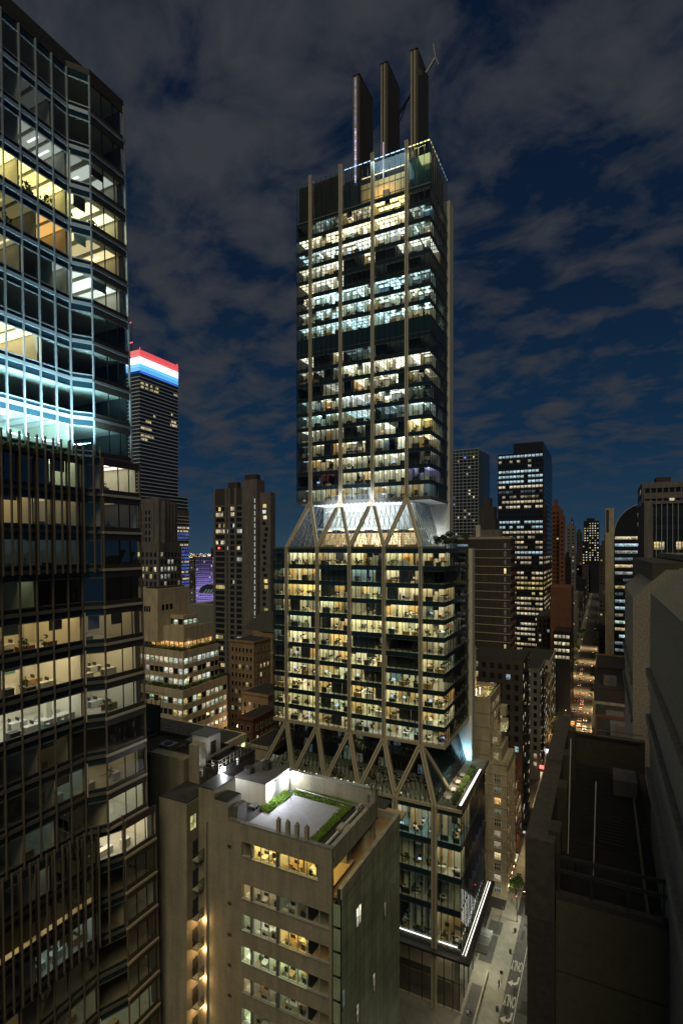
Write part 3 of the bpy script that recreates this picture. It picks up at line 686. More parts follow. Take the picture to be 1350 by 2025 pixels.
b = MB(); lattice(b, (-36.6, MY+.1, 100.1), (-36.9, 131, 100.1), (-42.2, TY+.1, 112.0), (-42.2, 137.5, 112.0), 8, 'silver_frame', .07, 'glass')
for i in range(10):
    u = i/9; b.beam(Vector((-36.55, MY+.1, 100.1)).lerp(Vector((-36.85, 131, 100.1)), u), Vector((-42.15, TY+.1, 112)).lerp(Vector((-42.15, 137.5, 112)), u), .16, .3, 'silver_frame')
T.part('side_glazing', b)
b = MB(); lattice(b, (-72.6, MY+.1, 100.1), (-72.6, 131, 100.1), (-70, TY+.1, 112.0), (-70, 137.5, 112.0), 10, 'steel', .055); T.part('lattice_glazing', b)
b = MB()
b.box(-71.5, 129.5, 100.1, -43, 129.8, 104.2, 'room_tan').box(-69.8, 125.5, 105.0, -43, 137, 105.5, 'white_wall').box(-69.8, 129, 105.5, -43, 129.3, 111.98, 'white_wall')
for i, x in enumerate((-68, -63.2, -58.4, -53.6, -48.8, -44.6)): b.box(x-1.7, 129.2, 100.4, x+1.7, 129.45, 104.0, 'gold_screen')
for i in range(6): b.box(-71.5+i*5.6, 122, 100.1, -68.5+i*5.6, 124.5, 101.0, 'room_tan')
b.box(-70, 122.3, 111.6, -43, 129, 111.9, 'white_wall')
for i in range(5): b.box(-69.5, 123+i*1.25, 111.5, -43.5, 123.35+i*1.25, 111.58, 'room_lamp', (1.9, 2.1, 2.4))
for i in range(6): b.box(-68.4+i*4.8, 127.4, 104.86, -66.8+i*4.8, 128.6, 104.96, 'room_lamp', (8, 5.5, 2.2))
T.part('sky_lobby', b)
lampobj('sky_lobby_light', 'AREA', (-57, 121, 106.5), 3300, (.88, .93, 1), rot=(0, 1, .25)).data.size = 16
lampobj('soffit_light', 'AREA', (-38.5, 124, 101.5), 500, (.85, .92, 1), rot=(0, .2, 1)).data.size = 3
lampobj('core_light', 'POINT', (-39, 135, 104), 350, (.8, .9, 1), .4)

# --- struts and glazing between podium and middle block (44 .. 56)
for i, x in enumerate(MC):
    leg((x, MY-.4, 55.6), (PC[i], PY-.4, 44.1), 1.0); leg((x, MY-.4, 55.6), (PC[i+1], PY-.4, 44.1), 1.0)
leg((-36.9, MY-.3, 55.5), (-32.1, 119.6, 44.3), 1.0)
b = MB(); lattice(b, (-78, PY+.2, 44.1), (-32.6, PY+.2, 44.1), (-76.5, MY+.2, 55.3), (-36.8, MY+.2, 55.3), 40, 'mullion_dark', .05, 'glass')
T.part('lattice_glazing', b)
b = MB(); lattice(b, (-32.4, PY+.6, 44.1), (-32.1, 138.3, 44.1), (-36.8, MY+.3, 55.3), (-35.2, 138.3, 55.3), 18, 'mullion_dark', .05)
b.face([(-32.45, PY+.6, 44.1), (-32.15, 138.3, 44.1), (-35.25, 138.3, 55.3), (-36.85, MY+.3, 55.3)], 'spandrel'); T.part('side_glazing', b)
b = MB(); rr1 = random.Random(12)
b.box(-78, PY+.3, 43.7, -33, 138, 44.0, 'room_floor').box(-77, 125, 44, -40, 125.3, 55.2, 'core_dark').box(-77, 120.5, 49.6, -38, 125, 50, 'slab_edge')
for i in range(60):
    x = rr1.uniform(-76, -36); y = rr1.uniform(114, 123); z_ = 44.0 if rr1.random() < .6 else 50.0
    if z_ > 45: y = rr1.uniform(121, 124.5)
    desk(b, x, y, z_, rr1)
for i in range(16): x = rr1.uniform(-76, -38); b.box(x, 124.5, rr1.choice([44.3, 50.3]), x+rr1.uniform(.6, 2.2), 124.8, rr1.choice([46.4, 52.6]), 'pane', sc_(rr1.choice([COOL, CREAM, GREEN]), rr1.uniform(.15, .5)))
for i in range(26): x = -77+i*1.7; b.box(x, 113.0, 44.02, x+.25, 113.3, 44.3, 'lamp', rr1.choice([(.5, .6, .6), (1.6, 1.5, 1.1), (.1, .1, .1)]))
for i in range(8): b.box(-74+i*5, 121.0, 54.9, -72+i*5, 121.3, 55.0, 'room_lamp', (2.2, 2.2, 1.8))
T.part('amenity_floor', b)

# --- podium: tall storeys 13.6 .. 43.7
PZ = [13.9, 22.3, 29.3, 36.4, 43.7]
PB_ = list(zip([PL]+PC, PC+[PR]))
PLK = {0: [N0]*5+[L(COOL, .10), L(CREAM, 1.2)], 1: [N0]*4+[N0, L(COOL, .06), L(CREAM, .12)], 2: [N0]*4+[N0, L(COOL, .06), L(CREAM, 1.3)], 3: [N0]*4+[L(WHITE, .7), L(WHITE, .75), L(CREAM, .9)]}
for k in range(4):
    rr = random.Random(50+k)
    storey(PZ[k], PZ[k+1], PL, PR, PY, 138, PB_, PLK[k], 300+k, side=(PY+8.5, 138, None, 0, 0), spand=1.3, lev=8, cl=5.5, floor='carpet_blue' if k == 3 else 'room_floor')
for x in PC:
    b = MB(); b.box(x-.6, PY-.95, .15, x-.1, PY-.1, 44.2, 'bronze').box(x+.1, PY-.95, .15, x+.6, PY-.1, 44.2, 'bronze').box(x-.1, PY-.65, .15, x+.1, PY-.1, 44.2, 'bronze_dark'); T.part('column', b)
b = MB(); b.box(PL, PY-.3, 43.4, PR+.2, PY+.25, 44.0, 'bronze').box(-32.4, PY+.3, 43.75, PR, 141, 44.02, 'sidewalk').box(PR-.1, PY+.26, 43.4, PR+.2, 141, 44.2, 'slab_edge'); T.part('terrace_floor', b)
b = MB(); b.box(PR-.95, PY+.2, 44.03, PR+.15, 133, 44.75, 'steel_dark').box(PR-.55, PY+.6, 44.76, PR-.05, 132.7, 44.8, 'lamp', (1.5, 1.5, 1.35)); T.part('planter_ledge', b)
b = MB(); b.face([(PR-1, PY+.2, 44.1), (-32, PY+.2, 44.1), (-32, PY+.2, 45.2), (PR-1, PY+.2, 45.2)], 'glass_rail').box(-32, PY+.15, 45.2, PR-1, PY+.25, 45.26, 'steel'); T.part('balustrade', b)
b = MB(); b.box(PL, PY-.25, 13.2, PR, PY+.1, 13.88, 'slab_edge')
for a, c_ in PB_:
    if a > -60: b.box(a+.9, PY-.34, 14.6, c_-.7, PY-.2, 14.74, 'lamp', (2.2, 2.25, 2.1))
T.part('light_cove', b)
b = MB(); b.prism([(PR+.1, PY-1.0), (-24.8, PY-1.9), (-25.0, 139.9), (PR+.1, 139.9)], 12.6, 13.2, 'steel_dark').box(PR+.15, PY-.2, 13.55, PR+.4, 139.4, 13.7, 'steel_dark').prism([(-41, PY-2.0), (-24.8, PY-1.9), (-24.9, PY-.3), (-41, PY-.3)], 12.62, 13.15, 'steel_dark'); T.part('canopy', b)
b = MB(); b.box(PR+.25, PY, 13.3, PR+.4, 139, 13.45, 'lamp', (2.6, 2.5, 2.1)).box(PR+.85, PY, 13.22, PR+1.0, 139, 13.35, 'lamp', (2.2, 2.1, 1.8)); T.part('canopy_light', b)
lampobj('canopy_glow', 'AREA', (PR+.9, 125, 13.6), 500, (1, .98, .85), rot=(-.5, 0, 1)).data.size = 10
b = MB()   # cyan-lit wedge of core under the middle block
b.box(-36, 138.2, 44.1, MR+.85, 138.5, 56, 'white_wall'); T.part('core_panel', b)
lampobj('cyan_wash', 'AREA', (-32.5, 136.3, 46), 330, (.35, .8, 1.0), rot=(0, 1, .45)).data.size = 3
# lobby under the podium
b = MB(); b.box(PL, PY+5, .15, PR-5, 137, 12.9, 'core_dark').box(-46, PY+3.4, .16, -30, PY+3.6, 3.5, 'roof_grey').box(-43, PY+2.6, 6, -34, PY+3, 10.5, 'room_wall')
b.box(-33, PY+2.2, 5.2, -29.2, PY+2.5, 10.6, 'room_wall'); T.part('lobby', b)
b = MB(); b.face([(PR-1.2, 121, 22.5), (PR-1.2, 132, 22.5), (PR-1.2, 134, 35.5), (PR-1.2, 127, 35.5)], 'lamp', (.10, .11, .55)); T.part('blue_glow_panel', b)  # glowing face added inside for the blue-violet glow in the side glass
for a, c_ in PB_[4:]:
    mb = MB()
    for i in range(3):
        p = a+(c_-a)*i/3; q = p+(c_-a)/3; mb.face([(p, PY+.4, .2), (q, PY+.4, .2), (q, PY+.4, 12.9), (p, PY+.4, 12.9)], 'glass_brown'); mb.box(p-.08, PY+.25, .2, p+.08, PY+.5, 12.9, 'bronze_dark')
    mb.box(a, PY+.3, 6.4, c_, PY+.45, 6.55, 'bronze_dark'); mb.box(a, PY+.3, .16, c_, PY+.5, .5, 'bronze'); T.win(mb)
for i in range(6):
    a = PY+.4+i*4.4; mb = MB(); mb.face([(PR-.5, a, .2), (PR-.5, a+4.4, .2), (PR-.5, a+4.4, 12.6), (PR-.5, a, 12.6)], 'glass_brown'); mb.box(PR-.6, a-.08, .2, PR-.4, a+.08, 12.6, 'bronze_dark'); T.win(mb)
b = MB(); b.box(-26.6, 120.8, 7.7, -23.4, 128.8, 8.05, 'steel_dark')
for y in (123.4, 126.1): b.box(-26.5, y, 8.06, -23.5, y+.12, 8.14, 'steel')
T.part('entrance_canopy', b)
lampobj('lobby_light', 'AREA', (-31, PY+2.8, 12.2), 260, (1, .75, .55), rot=(0, 0, -1)).data.size = 4
lampobj('entrance_light', 'AREA', (-24.8, 125, 7.2), 500, (1, .85, .6), rot=(0, 0, -1)).data.size = 3
lampobj('canopy_downlight', 'AREA', (-25.6, 116, 12.4), 500, (1, .86, .62), rot=(.3, 0, -1)).data.size = 2
lampobj('canopy_downlight', 'AREA', (-24.6, 134, 12.4), 900, (.9, .95, .75), rot=(.5, 0, -1)).data.size = 2
T.finish()

# ================================================================ left glass tower
def lw(x, y, z): return (x, y+(150-z)*(.0175 if y < 38.5 else .0300), z)
LT = Building('office_tower', 'brown and silver glass office tower with a lit terrace, cut off by the left edge', 'office tower', (-55, 30, 0), warp=lw)
def left_section(z0, nst, XA, y1, fr, glm, frame, lit, seed, sill=.65, head=3.2, band='spandrel_brown', P=1.65):
    rr = random.Random(seed); XB = XA+1.25; P1 = (XA, y1); P2 = (XB, y1+1.75); P3 = (XB, y1+6.1)
    nA = 11; ys = [y1-P*(nA-i) for i in range(nA+1)]
    for k in range(nst):
        z = z0+k*4.0; st = MB()
        y0 = ys[0]
        st.prism([(XA-11, y0), (XA-.15, y0), (XA-.15, y1), (XB-.15, y1+1.75), (XB-.15, y1+6.0), (XB-12, y1+6.0)], z-.35, z, 'slab_edge', topmat='room_floor')
        st.prism([(XA-11, y0), (XA-.16, y0), (XA-.16, y1), (XB-.16, y1+1.75), (XB-.16, y1+5.95), (XB-12, y1+5.95)], z+3.55, z+3.6, 'ceiling_white')
        st.box(XA-10.6, y0, z, XA-10.3, y1+5.9, z+3.54, 'core_dark'); st.box(XA-10.2, y1+5.86, z, XB-.3, y1+5.95, z+3.54, 'core_dark')
        row = lit.get(k, {})
        # lit zones -> rooms
        def zone(a, b, spec, xw):
            c, lev = spec[0], spec[1]; warm = spec[2] if len(spec) > 2 else 'furn'
            st.box(xw-8.2, a+.05, z, xw-8, b-.05, z+3.54, 'room_wall'); st.box(xw-8, a, z, xw-.3, a+.08, z+3.54, 'room_wall'); st.box(xw-8, b-.08, z, xw-.3, b-.005, z+3.54, 'room_wall')
            n = max(1, int((b-a)/1.6))
            for i in range(n):
                yy = a+(i+.5)*(b-a)/n; st.box(xw-7.8, yy-.62, z+3.5, xw-.5, yy+.62, z+3.53, 'room_lamp', sc_(c, lev*(1.25 if z > 108 else 2.3)*rr.uniform(.6, 1.3)), skip='tsnew')
                if rr.random() < .5: q0 = rr.uniform(.6, 3); st.box(xw-q0-1.6, yy-.08, z+3.45, xw-q0, yy+.08, z+3.49, 'room_lamp', sc_(c, 5*min(1, lev)), skip='t')
            for i in range(max(1, int((b-a)/2.2))):
                yy = a+1.1+i*2.2
                if yy > b-.8: break
                q = rr.random()
                if q < .5: desk(st, xw-1.9, yy, z, rr, 1); desk(st, xw-4.2, yy, z, rr, 1)
                elif q < .8: st.box(xw-1.6, yy-.5, z, xw-.9, yy+.5, z+rr.uniform(.7, 1.1), rr.choice(['furn_dark', 'furn_white', 'furn_wood']))
                if rr.random() < .25: st.box(xw-3, yy-.3, z, xw-2.4, yy+.3, z+3.54, 'room_wall')
                if rr.random() < .3: q1 = rr.uniform(.4, 1.9); st.box(xw-.4, yy-.7, z+3.54-q1, xw-.37, yy+.7, z+3.5, rr.choice(['room_grey', 'room_wall', 'furn_dark']))
                if rr.random() < .35: st.box(xw-7.95, yy-.6, z+.9, xw-7.9, yy+.6, z+2.1, 'paint', rr.choice([(.05, .1, .2), (.4, .2, .05), (.1, .25, .2), (.03, .03, .03)]))
                if rr.random() < .3: leafball(st, (xw-1.2, yy-.6, z+1.0), .45, 24, 'leaf', .2, rr, 1.4)
                if warm == 'plant' and rr.random() < .8: leafball(st, (xw-1.0, yy, z+1.4), .75, 70, 'leaf_lime', .22, rr, 1.3)
            if warm == 'blind': st.box(xw-.45, a+.1, z+.9, xw-.42, b-.1, z+3.4, 'room_tan')
        aset = row.get('A', [])
        for (i0, i1, spec) in aset: zone(ys[i0], ys[i1], spec, XA)
        if not aset and z < 108 and rr.random() < .55:
            q = rr.randint(3, 8); zone(ys[q], ys[q+rr.randint(1, 3)], (rr.choice([CREAM, WARM, COOL, GREEN]), rr.uniform(.05, .2)), XA)
        if 'B' in row: zone(y1+(.1 if row.get('F') else 1.85), y1+5.9, row['B'], XB if not row.get('F') else XA+.6)
        o = LT.part('storey', st)
        # glazing
        def pane(a, b, lo, hi, vert=True):
            mb = MB(); j = rr.uniform(-.012, .012); j2 = rr.uniform(-.012, .012)
            mb.face([(a[0]+j, a[1], z+sill), (b[0]-j, b[1], z+sill), (b[0]+j2, b[1], z+head), (a[0]-j2, a[1], z+head)], glm); return mb
        dx = (0, 1)
        for i in range(nA):
            a = (XA, ys[i]); b = (XA, ys[i+1]); mb = pane(a, b, 0, 0)
            mb.box(XA-.05, a[1], z+head, XA+.0, b[1], z+4, 'spandrel'); mb.box(XA-.05, a[1], z, XA+.0, b[1], z+sill, 'spandrel')
            LT.win(mb, o)
        mb = MB(); mb.face([(P1[0], P1[1], z+sill), (P2[0], P2[1], z+sill), (P2[0], P2[1], z+head), (P1[0], P1[1], z+head)], glm)
        for lo, hi in ((0, sill), (head, 4)): mb.face([(P1[0], P1[1], z+lo), (P2[0], P2[1], z+lo), (P2[0], P2[1], z+hi), (P1[0], P1[1], z+hi)], 'spandrel')
        LT.win(mb, o)
        for i in range(3):
            a = (XB, y1+1.75+i*1.45); b = (XB, a[1]+1.45); mb = pane(a, b, 0, 0); mb.box(XB-.04, a[1]-.04, z+sill, XB+.06, a[1]+.04, z+head, 'mullion_dark'); LT.win(mb, o)
        # bands and lines
        bd = MB()
        bd.box(XB-.02, y1+1.75, z+head, XB+.14, y1+6.1, z+4.0, band); bd.box(XB-.02, y1+1.75, z+.18, XB+.12, y1+6.1, z+sill, band); bd.box(XB-.02, y1+1.6, z-.1, XB+.26, y1+6.15, z+.17, 'steel' if frame == 'silver_frame' else 'bronze')
        for lo, hi, pr in ((z-.12, z+.22, .16), (z+sill-.05, z+sill+.05, .08), (z+head-.05, z+head+.05, .08)):
            bd.box(XA, ys[0], lo, XA+pr, y1, hi, frame)
            bd.prism([(P1[0], P1[1]), (P1[0]+pr*.7, P1[1]-pr*.3), (P2[0]+pr*.6, P2[1]-pr*.4), (P2[0], P2[1])], lo, hi, frame)
        LT.part('spandrel', bd, o)
    mu = MB(); zt = z0+nst*4.0
    for y in ys: mu.box(XA+.0, y-.05, z0-.1, XA+.24, y+.05, zt, frame)
    mu.box(XB-.05, y1+1.69, z0, XB+.16, y1+1.8, zt, frame); mu.box(XB-.05, y1+6.0, z0, XB+.2, y1+6.15, zt, frame)
    LT.part('mullion', mu)
    return ys, P1, P2, P3
A8 = (CREAM, .5)
up = {2: {'A': [(0, 9, (WARM, 1.6))]}, 4: {'A': [(0, 8, (WARM, .25)), (10, 11, (WHITE, .6))], 'B': (WHITE, .9), 'F': 1}, 5: {'A': [(0, 9, (YEL, .14, 'plant')), (9, 11, (ORG_, .7))], 'B': (WARM, .8), 'F': 1},
      6: {'A': [(3, 5, (YEL, .8)), (5, 8, (YEL, 2.4, 'plant')), (8, 11, (YEL, 1.4, 'plant'))], 'B': ((1, .9, .5), 1.3, 'plant'), 'F': 1}, 7: {'A': [(8, 11, (WHITE, .35))], 'B': (WHITE, .35), 'F': 1}, 3: {}, 0: {'A': [(5, 11, (COOL, .25))]}, 8: {'A': [(8, 10, (WHITE, .05))]}}
left_section(109.7, 10, -49.5, 35.6, 0, 'glass', 'silver_frame', up, 5)
mid = {9: {'A': [(4, 6, (WHITE, .2)), (9, 11, (GREEN, .8))], 'B': ((.95, .95, .8), 1.1)}, 8: {'A': [(2, 8, (WARM, .5)), (8, 11, (CREAM, .3))], 'B': (WARM, .06)}, 7: {'A': [(6, 11, (COOL, .05))]}, 6: {'A': [(7, 8, (GREEN, .3))]},
       5: {'A': [(6, 11, (WARM, .7))], 'B': (CREAM, .3), 'F': 1}, 4: {'A': [(6, 11, (CREAM, 1.1))], 'B': (CREAM, .9), 'F': 1}, 3: {'A': [(5, 11, (WHITE, 1.0))], 'B': (WHITE, .7), 'F': 1}, 2: {'A': [(8, 10, (CREAM, .05))]},
       1: {'A': [(9, 11, (COOL, .3))], 'B': (CREAM, .35), 'F': 1}, 0: {'A': [(7, 9, (COOL, .12))], 'B': (WHITE, .8)}}
left_section(69.7, 10, -48.9, 36.1, 0, 'glass_brown', 'fin_dark', mid, 6)
low = {9: {'A': [(7, 8, (WHITE, .3))], 'B': ((1, .92, .78), 1.7), 'F': 1}, 8: {'A': [(4, 11, (WARM, .9, 'blind'))]}, 7: {'A': [(7, 11, (COOL, .45))], 'B': (WHITE, .05)}, 6: {}, 5: {'A': [(9, 11, (GREEN, .2))]}, 4: {'A': [(8, 11, (GREEN, .7))], 'B': (GREEN, .35), 'F': 1}, 3: {'A': [(5, 11, (GREEN, .5))]}}
left_section(29.7, 10, -48.6, 37.0, 0, 'glass_brown', 'fin_dark', low, 8)
b = MB(); b.prism([(-62, 15), (-48.6, 15), (-48.6, 37), (-47.4, 38.8), (-47.4, 43), (-62, 43)], 0, 29.5, 'stone_grey'); LT.part('base', b)
b = MB(); b.box(-60.5, 15, 149.75, -49.45, 35.6, 150.4, 'spandrel_brown').prism([(-60.5, 35.61), (-49.45, 35.61), (-48.2, 37.4), (-48.2, 41.75), (-60.5, 41.75)], 149.75, 150.4, 'spandrel_brown').box(-59, 30, 150.6, -51, 41, 153, 'core_dark'); LT.part('roof', b)
b = MB(); b.box(-49.4, 16, 109.0, -48.4, 36.4, 109.35, 'spandrel_brown').box(-49.35, 16, 109.42, -49.1, 36, 109.55, 'lamp', (.9, 2.0, 2.3))
LT.part('terrace', b)
for i in range(4):
    l = lampobj('terrace_wash', 'AREA', (-46.9, 25.5+i*3.3, 111.4), 1500, (.50, .86, 1.0), rot=(-.30, 0, 1)); l.data.size = 2.0  # area lights hung free in the air, added to wash the frames above
for zf0, zf1, Xf, ye in ((97.5, 110.9, -48.4, 36.4), (57.5, 70.5, -48.1, 37.3)):
    b = MB()
    for i in range(26):
        y = ye+1.3-i*.83
        x = Xf if i > 1 else Xf+.5
        b.box(x, y-.045, zf0, x+.25, y+.045, zf1, 'fin_dark')
    LT.part('vertical_fin', b)
LT.finish(100)
rr = random.Random(44)
b = MB(); b.box(-49.3, 26, 109.36, -48.7, 36.2, 109.5, 'soil')
for i in range(15): leafball(b, (-48.95, 26.5+i*.66, 109.7), .4, 36, 'leaf_lime' if i % 3 == 0 else 'leaf', .16, rr, .8)
o = b.build('terrace_plant', org=(-48.9, 31, 109.4)); tag(o, 'row of low green plants lit blue on the terrace of the left tower', 'plants')
# meeting table seen through the glass, storey 3 of the middle part
def conf_table(x, y, z, lab, n=4, mt='furn_white'):
    t = thing('conference_table', lab, 'table', (x, y, z))
    b = MB(); b.box(x-.6, y-1.6, z+.7, x+.6, y+1.6, z+.76, mt); b.build('tabletop', t)
    for s in (-1, 1):
        for q in (-1, 1): b = MB(); b.tube((x+s*.5, y+q*1.4, z), (x+s*.5, y+q*1.4, z+.7), .04, 'steel'); b.build('leg', t)
conf_table(-51.2, 35.6, 81.75, 'long white meeting table on a blue rug behind glass in the left tower')
b = MB(); b.box(-53, 33.2, 81.71, -50, 37.8, 81.74, 'carpet_blue'); tag(b.build('rug', org=(-51.5, 35.5, 81.7)), 'blue rug under the white meeting table in the left tower', 'rug')
def office_chair(x, y, z, s, lab, grp):
    t = thing('office_chair', lab, 'chair', (x, y, z), grp)
    b = MB(); b.box(x-.24, y-.24, z+.42, x+.24, y+.24, z+.5, 'furn_white'); b.build('seat', t)
    b = MB(); b.box(x+s*.24, y-.23, z+.5, x+s*.3, y+.23, z+.98, 'furn_white'); b.build('backrest', t)
    b = MB(); b.tube((x, y, z+.02), (x, y, z+.42), .04, 'steel')
    for i in range(5): b.beam((x, y, z+.05), (x+.26*math.cos(i*1.257), y+.26*math.sin(i*1.257), z+.05), .04, .04, 'steel')
    b.build('base', t)
for i, y in enumerate((34.4, 35.2, 36.0, 36.8)):
    for s, w_ in ((-1, 'far'), (1, 'glass')):
        office_chair(-51.2+s*.95, y, 81.75, s, f'white office chair {["first", "second", "third", "fourth"][i]} from the left on the {w_} side of the meeting table', 'chairs round the meeting table')

# ================================================================ white brick building with the roof terrace
BX0, BX1, BY, GZ = -44.1, -25.7, 49.4, -24.6
Wb = Building('brick_building', 'pale brick office block with planted roof terrace and four roof posts, nearest the camera', 'office building', (-35, 55, 0))
ROWS = [(64.15, 65.85, -27.4), (59.25, 61.0, -26.1), (55.55, 57.4, -26.1), (51.9, 53.7, -26.1), (48.3, 50.1, -26.1), (44.7, 46.5, -26.1), (41.1, 42.9, -26.1)]
xl_ = -37.6
front = MB()
zprev = 67.8; XE = -25.75
for z0, z1, xe in ROWS:
    front.box(BX0, BY, z1, XE, BY+.4, zprev, 'white_brick', skip='')
    front.box(BX0, BY, z0, xl_, BY+.4, z1, 'white_brick', skip='tb'); front.box(xe, BY, z0, XE, BY+.4, z1, 'white_brick', skip='tb'); zprev = z0
front.box(BX0, BY, 0, XE, BY+.4, zprev, 'white_brick')
Wb.part('wall', front)
b = MB(); b.box(BX0+.05, BY+6.5, 0, -27.6, 72, 63, 'core_dark').box(BX0, BY+.42, 0, -25, BY+6.4, 40, 'core_dark').box(BX0, BY+6.3, 63.05, -27.7, 61, 66.2, 'core_dark'); Wb.part('core', b)
# rooms per row: pane edges and what is behind
ED = [-37.6, -36.35, -36.15, -35.05, -33.95, -32.85, -32.5, -31.3, -30.1, -28.95, -27.4, -26.1]
looks = [[N0, L(YEL, 1.8), L(YEL, 1.9)], [L(WARM, .9), L(CREAM, .5), L(GREEN, .10)], [L(GREEN, 1.2), L((.85, .9, .8), .7), L(YEL, 1.2)], [L(GREEN, 1.9), L(GREEN, 1.8), L((.8, 1, .6), 1.8)], [L(CREAM, .25), L(WHITE, .3), L(GREEN, .2)], [L(GREEN, 1.0), L(GREEN, .1), L(GREEN, .1)], [N0, N0, N0]]
for r_, (z0, z1, xe) in enumerate(ROWS):
    rr = random.Random(60+r_); st = MB()
    zf = z0-.75; zc = z1+.35
    st.box(BX0+.3, BY+.41, zf-.25, XE-.3, BY+6.3, zf-.01, 'slab_edge'); st.face([(BX0+.3, BY+.41, zf), (XE-.3, BY+.41, zf), (XE-.3, BY+6.3, zf), (BX0+.3, BY+6.3, zf)], 'room_tan' if r_ in (0, 2) else 'room_floor')
    st.box(BX0+.3, BY+.41, zc, XE-.3, BY+6.3, zc+.2, 'ceiling_white')
    zs = [(xl_, -36.2), (-36.2, -32.6), (-32.6, -28.95)] if r_ else [(xl_, -36.2), (-36.2, -32.6), (-32.6, -27.2)]
    for (a, c_), lk in zip(zs, looks[r_]):
        st.box(a-.05, BY+.5, zf, a+.05, BY+6.2, zc, 'room_wall')
        st.box(a, BY+5.4, zf, c_, BY+5.5, zc, 'room_wall' if lk[0] else 'core_dark')  # back wall of an unlit room coloured dark to read as unlit
        if lk[0]:
            c, lv = lk[0], lk[1]
            for i in range(2):
                for j in range(2):
                    xx = a+(i+.5)*(c_-a)/2; yy = BY+1.6+j*2.2; st.box(xx-.1, yy-.8, zc-.05, xx+.1, yy+.8, zc-.02, 'room_lamp', sc_(c, lv*34), skip='t')
            desk(st, a+(c_-a)*.3, BY+1.5, zf, rr, rr.randint(0, 1)); desk(st, a+(c_-a)*.75, BY+1.9, zf, rr, rr.randint(0, 1)); desk(st, a+(c_-a)*.5, BY+3.8, zf, rr)
            st.box(a+.2, BY+.5, zf, a+1.1, BY+.9, zf+.7, rr.choice(['furn_wood', 'furn_white', 'furn_dark']))
            if rr.random() < .5: st.box(a+(c_-a)*.55, BY+.5, zf, a+(c_-a)*.6, BY+4, zc, 'room_tan' if c == YEL else 'room_wall')
    if r_: st.box(-28.95, BY+.5, zf, -28.85, BY+6.2, zc, 'core_dark')
    if r_ == 0: st.tube((-28.4, BY+1.3, zf+.7), (-28.4, BY+1.3, zf+.76), .55, 'furn_white', k=20)
    o = Wb.part('storey', st)
    ed = [e for e in ED if e <= xe+.01]
    for i in range(len(ed)-1):
        a, c_ = ed[i], ed[i+1]; mb = MB()
        if c_-a < .4: front2 = MB(); front2.box(a, BY+.02, z0+.01, c_, BY+.38, z1-.01, 'slab_edge'); Wb.part('pier', front2, o); continue
        j = rr.uniform(-.01, .01)
        mb.face([(a+.04, BY+.28+j, z0+.05), (c_-.04, BY+.28-j, z0+.05), (c_-.04, BY+.28+j, z1-.05), (a+.04, BY+.28-j, z1-.05)], 'glass_warm')
        mb.box(a, BY+.22, z0, a+.05, BY+.34, z1, 'frame_grey').box(c_-.05, BY+.22, z0, c_, BY+.34, z1, 'frame_grey').box(a+.05, BY+.22, z0, c_-.05, BY+.34, z0+.05, 'frame_grey').box(a+.05, BY+.22, z1-.05, c_-.05, BY+.34, z1, 'frame_grey')
        Wb.win(mb, o)
    sl_ = MB(); sl_.box(xl_-.05, BY-.06, z0-.12, xe+.05, BY+.2, z0-.001, 'coping'); Wb.part('sill', sl_, o)
# green glass side wall
gz = 64.0
gw = MB()
gw.box(GZ-.5, BY-.02, 0, GZ-.1, 67.1, gz-.05, 'core_dark')
ny = 15; hh = 2.35
for j in range(27):
    z1 = gz-j*hh*.92; z0 = z1-hh*.92
    for i in range(ny):
        a = BY+i*(67.1-BY)/ny; c_ = BY+(i+1)*(67.1-BY)/ny; q = rnd.uniform(-.012, .012); q2 = rnd.uniform(-.012, .012)
        gw.face([(GZ+q, a+.03, z0+.03), (GZ-q, c_-.03, z0+.03), (GZ+q2, c_-.03, z1-.03), (GZ-q2, a+.03, z1-.03)], 'glass_green')
Wb.part('glass_curtain_wall', gw)
for (j, i, n_, lv, c) in ((2, 3, 2, 1.4, (1, .95, .7)), (7, 7, 1, .35, CREAM), (7, 3, 1, .3, CREAM), (10, 3, 2, .8, (1, .85, .55)), (13, 7, 1, .3, CREAM), (14, 3, 1, .25, GREEN), (5, 0, 1, .1, GREEN), (13, 1, 1, .3, ORG_), (4, 10, 1, .12, CREAM)):
    for q in range(n_):
        a = BY+(i+q*.55+.1)*(67.1-BY)/ny; mb = MB(); z1 = gz-j*hh*.92-.1
        mb.face([(GZ+.04, a, z1-2.0), (GZ+.04, a+.55, z1-2.0), (GZ+.04, a+.55, z1), (GZ+.04, a, z1)], 'pane', sc_(c, lv), [(0, 0), (1, 0), (1, 1), (0, 1)]); mb.box(GZ+.02, a-.04, z1-2.0, GZ+.09, a, z1, 'mullion_dark'); Wb.win(mb)
b = MB()   # corner glass strip on the front
b.box(-26.0+.3, BY-.02, 0, GZ-.02, BY+.3, 61.6, 'core_dark')
for j in range(24): b.box(-25.55, BY-.07, 60-j*2.6, GZ-.12, BY-.03, 62.3-j*2.6, 'glass_green')
Wb.part('corner_glazing', b)
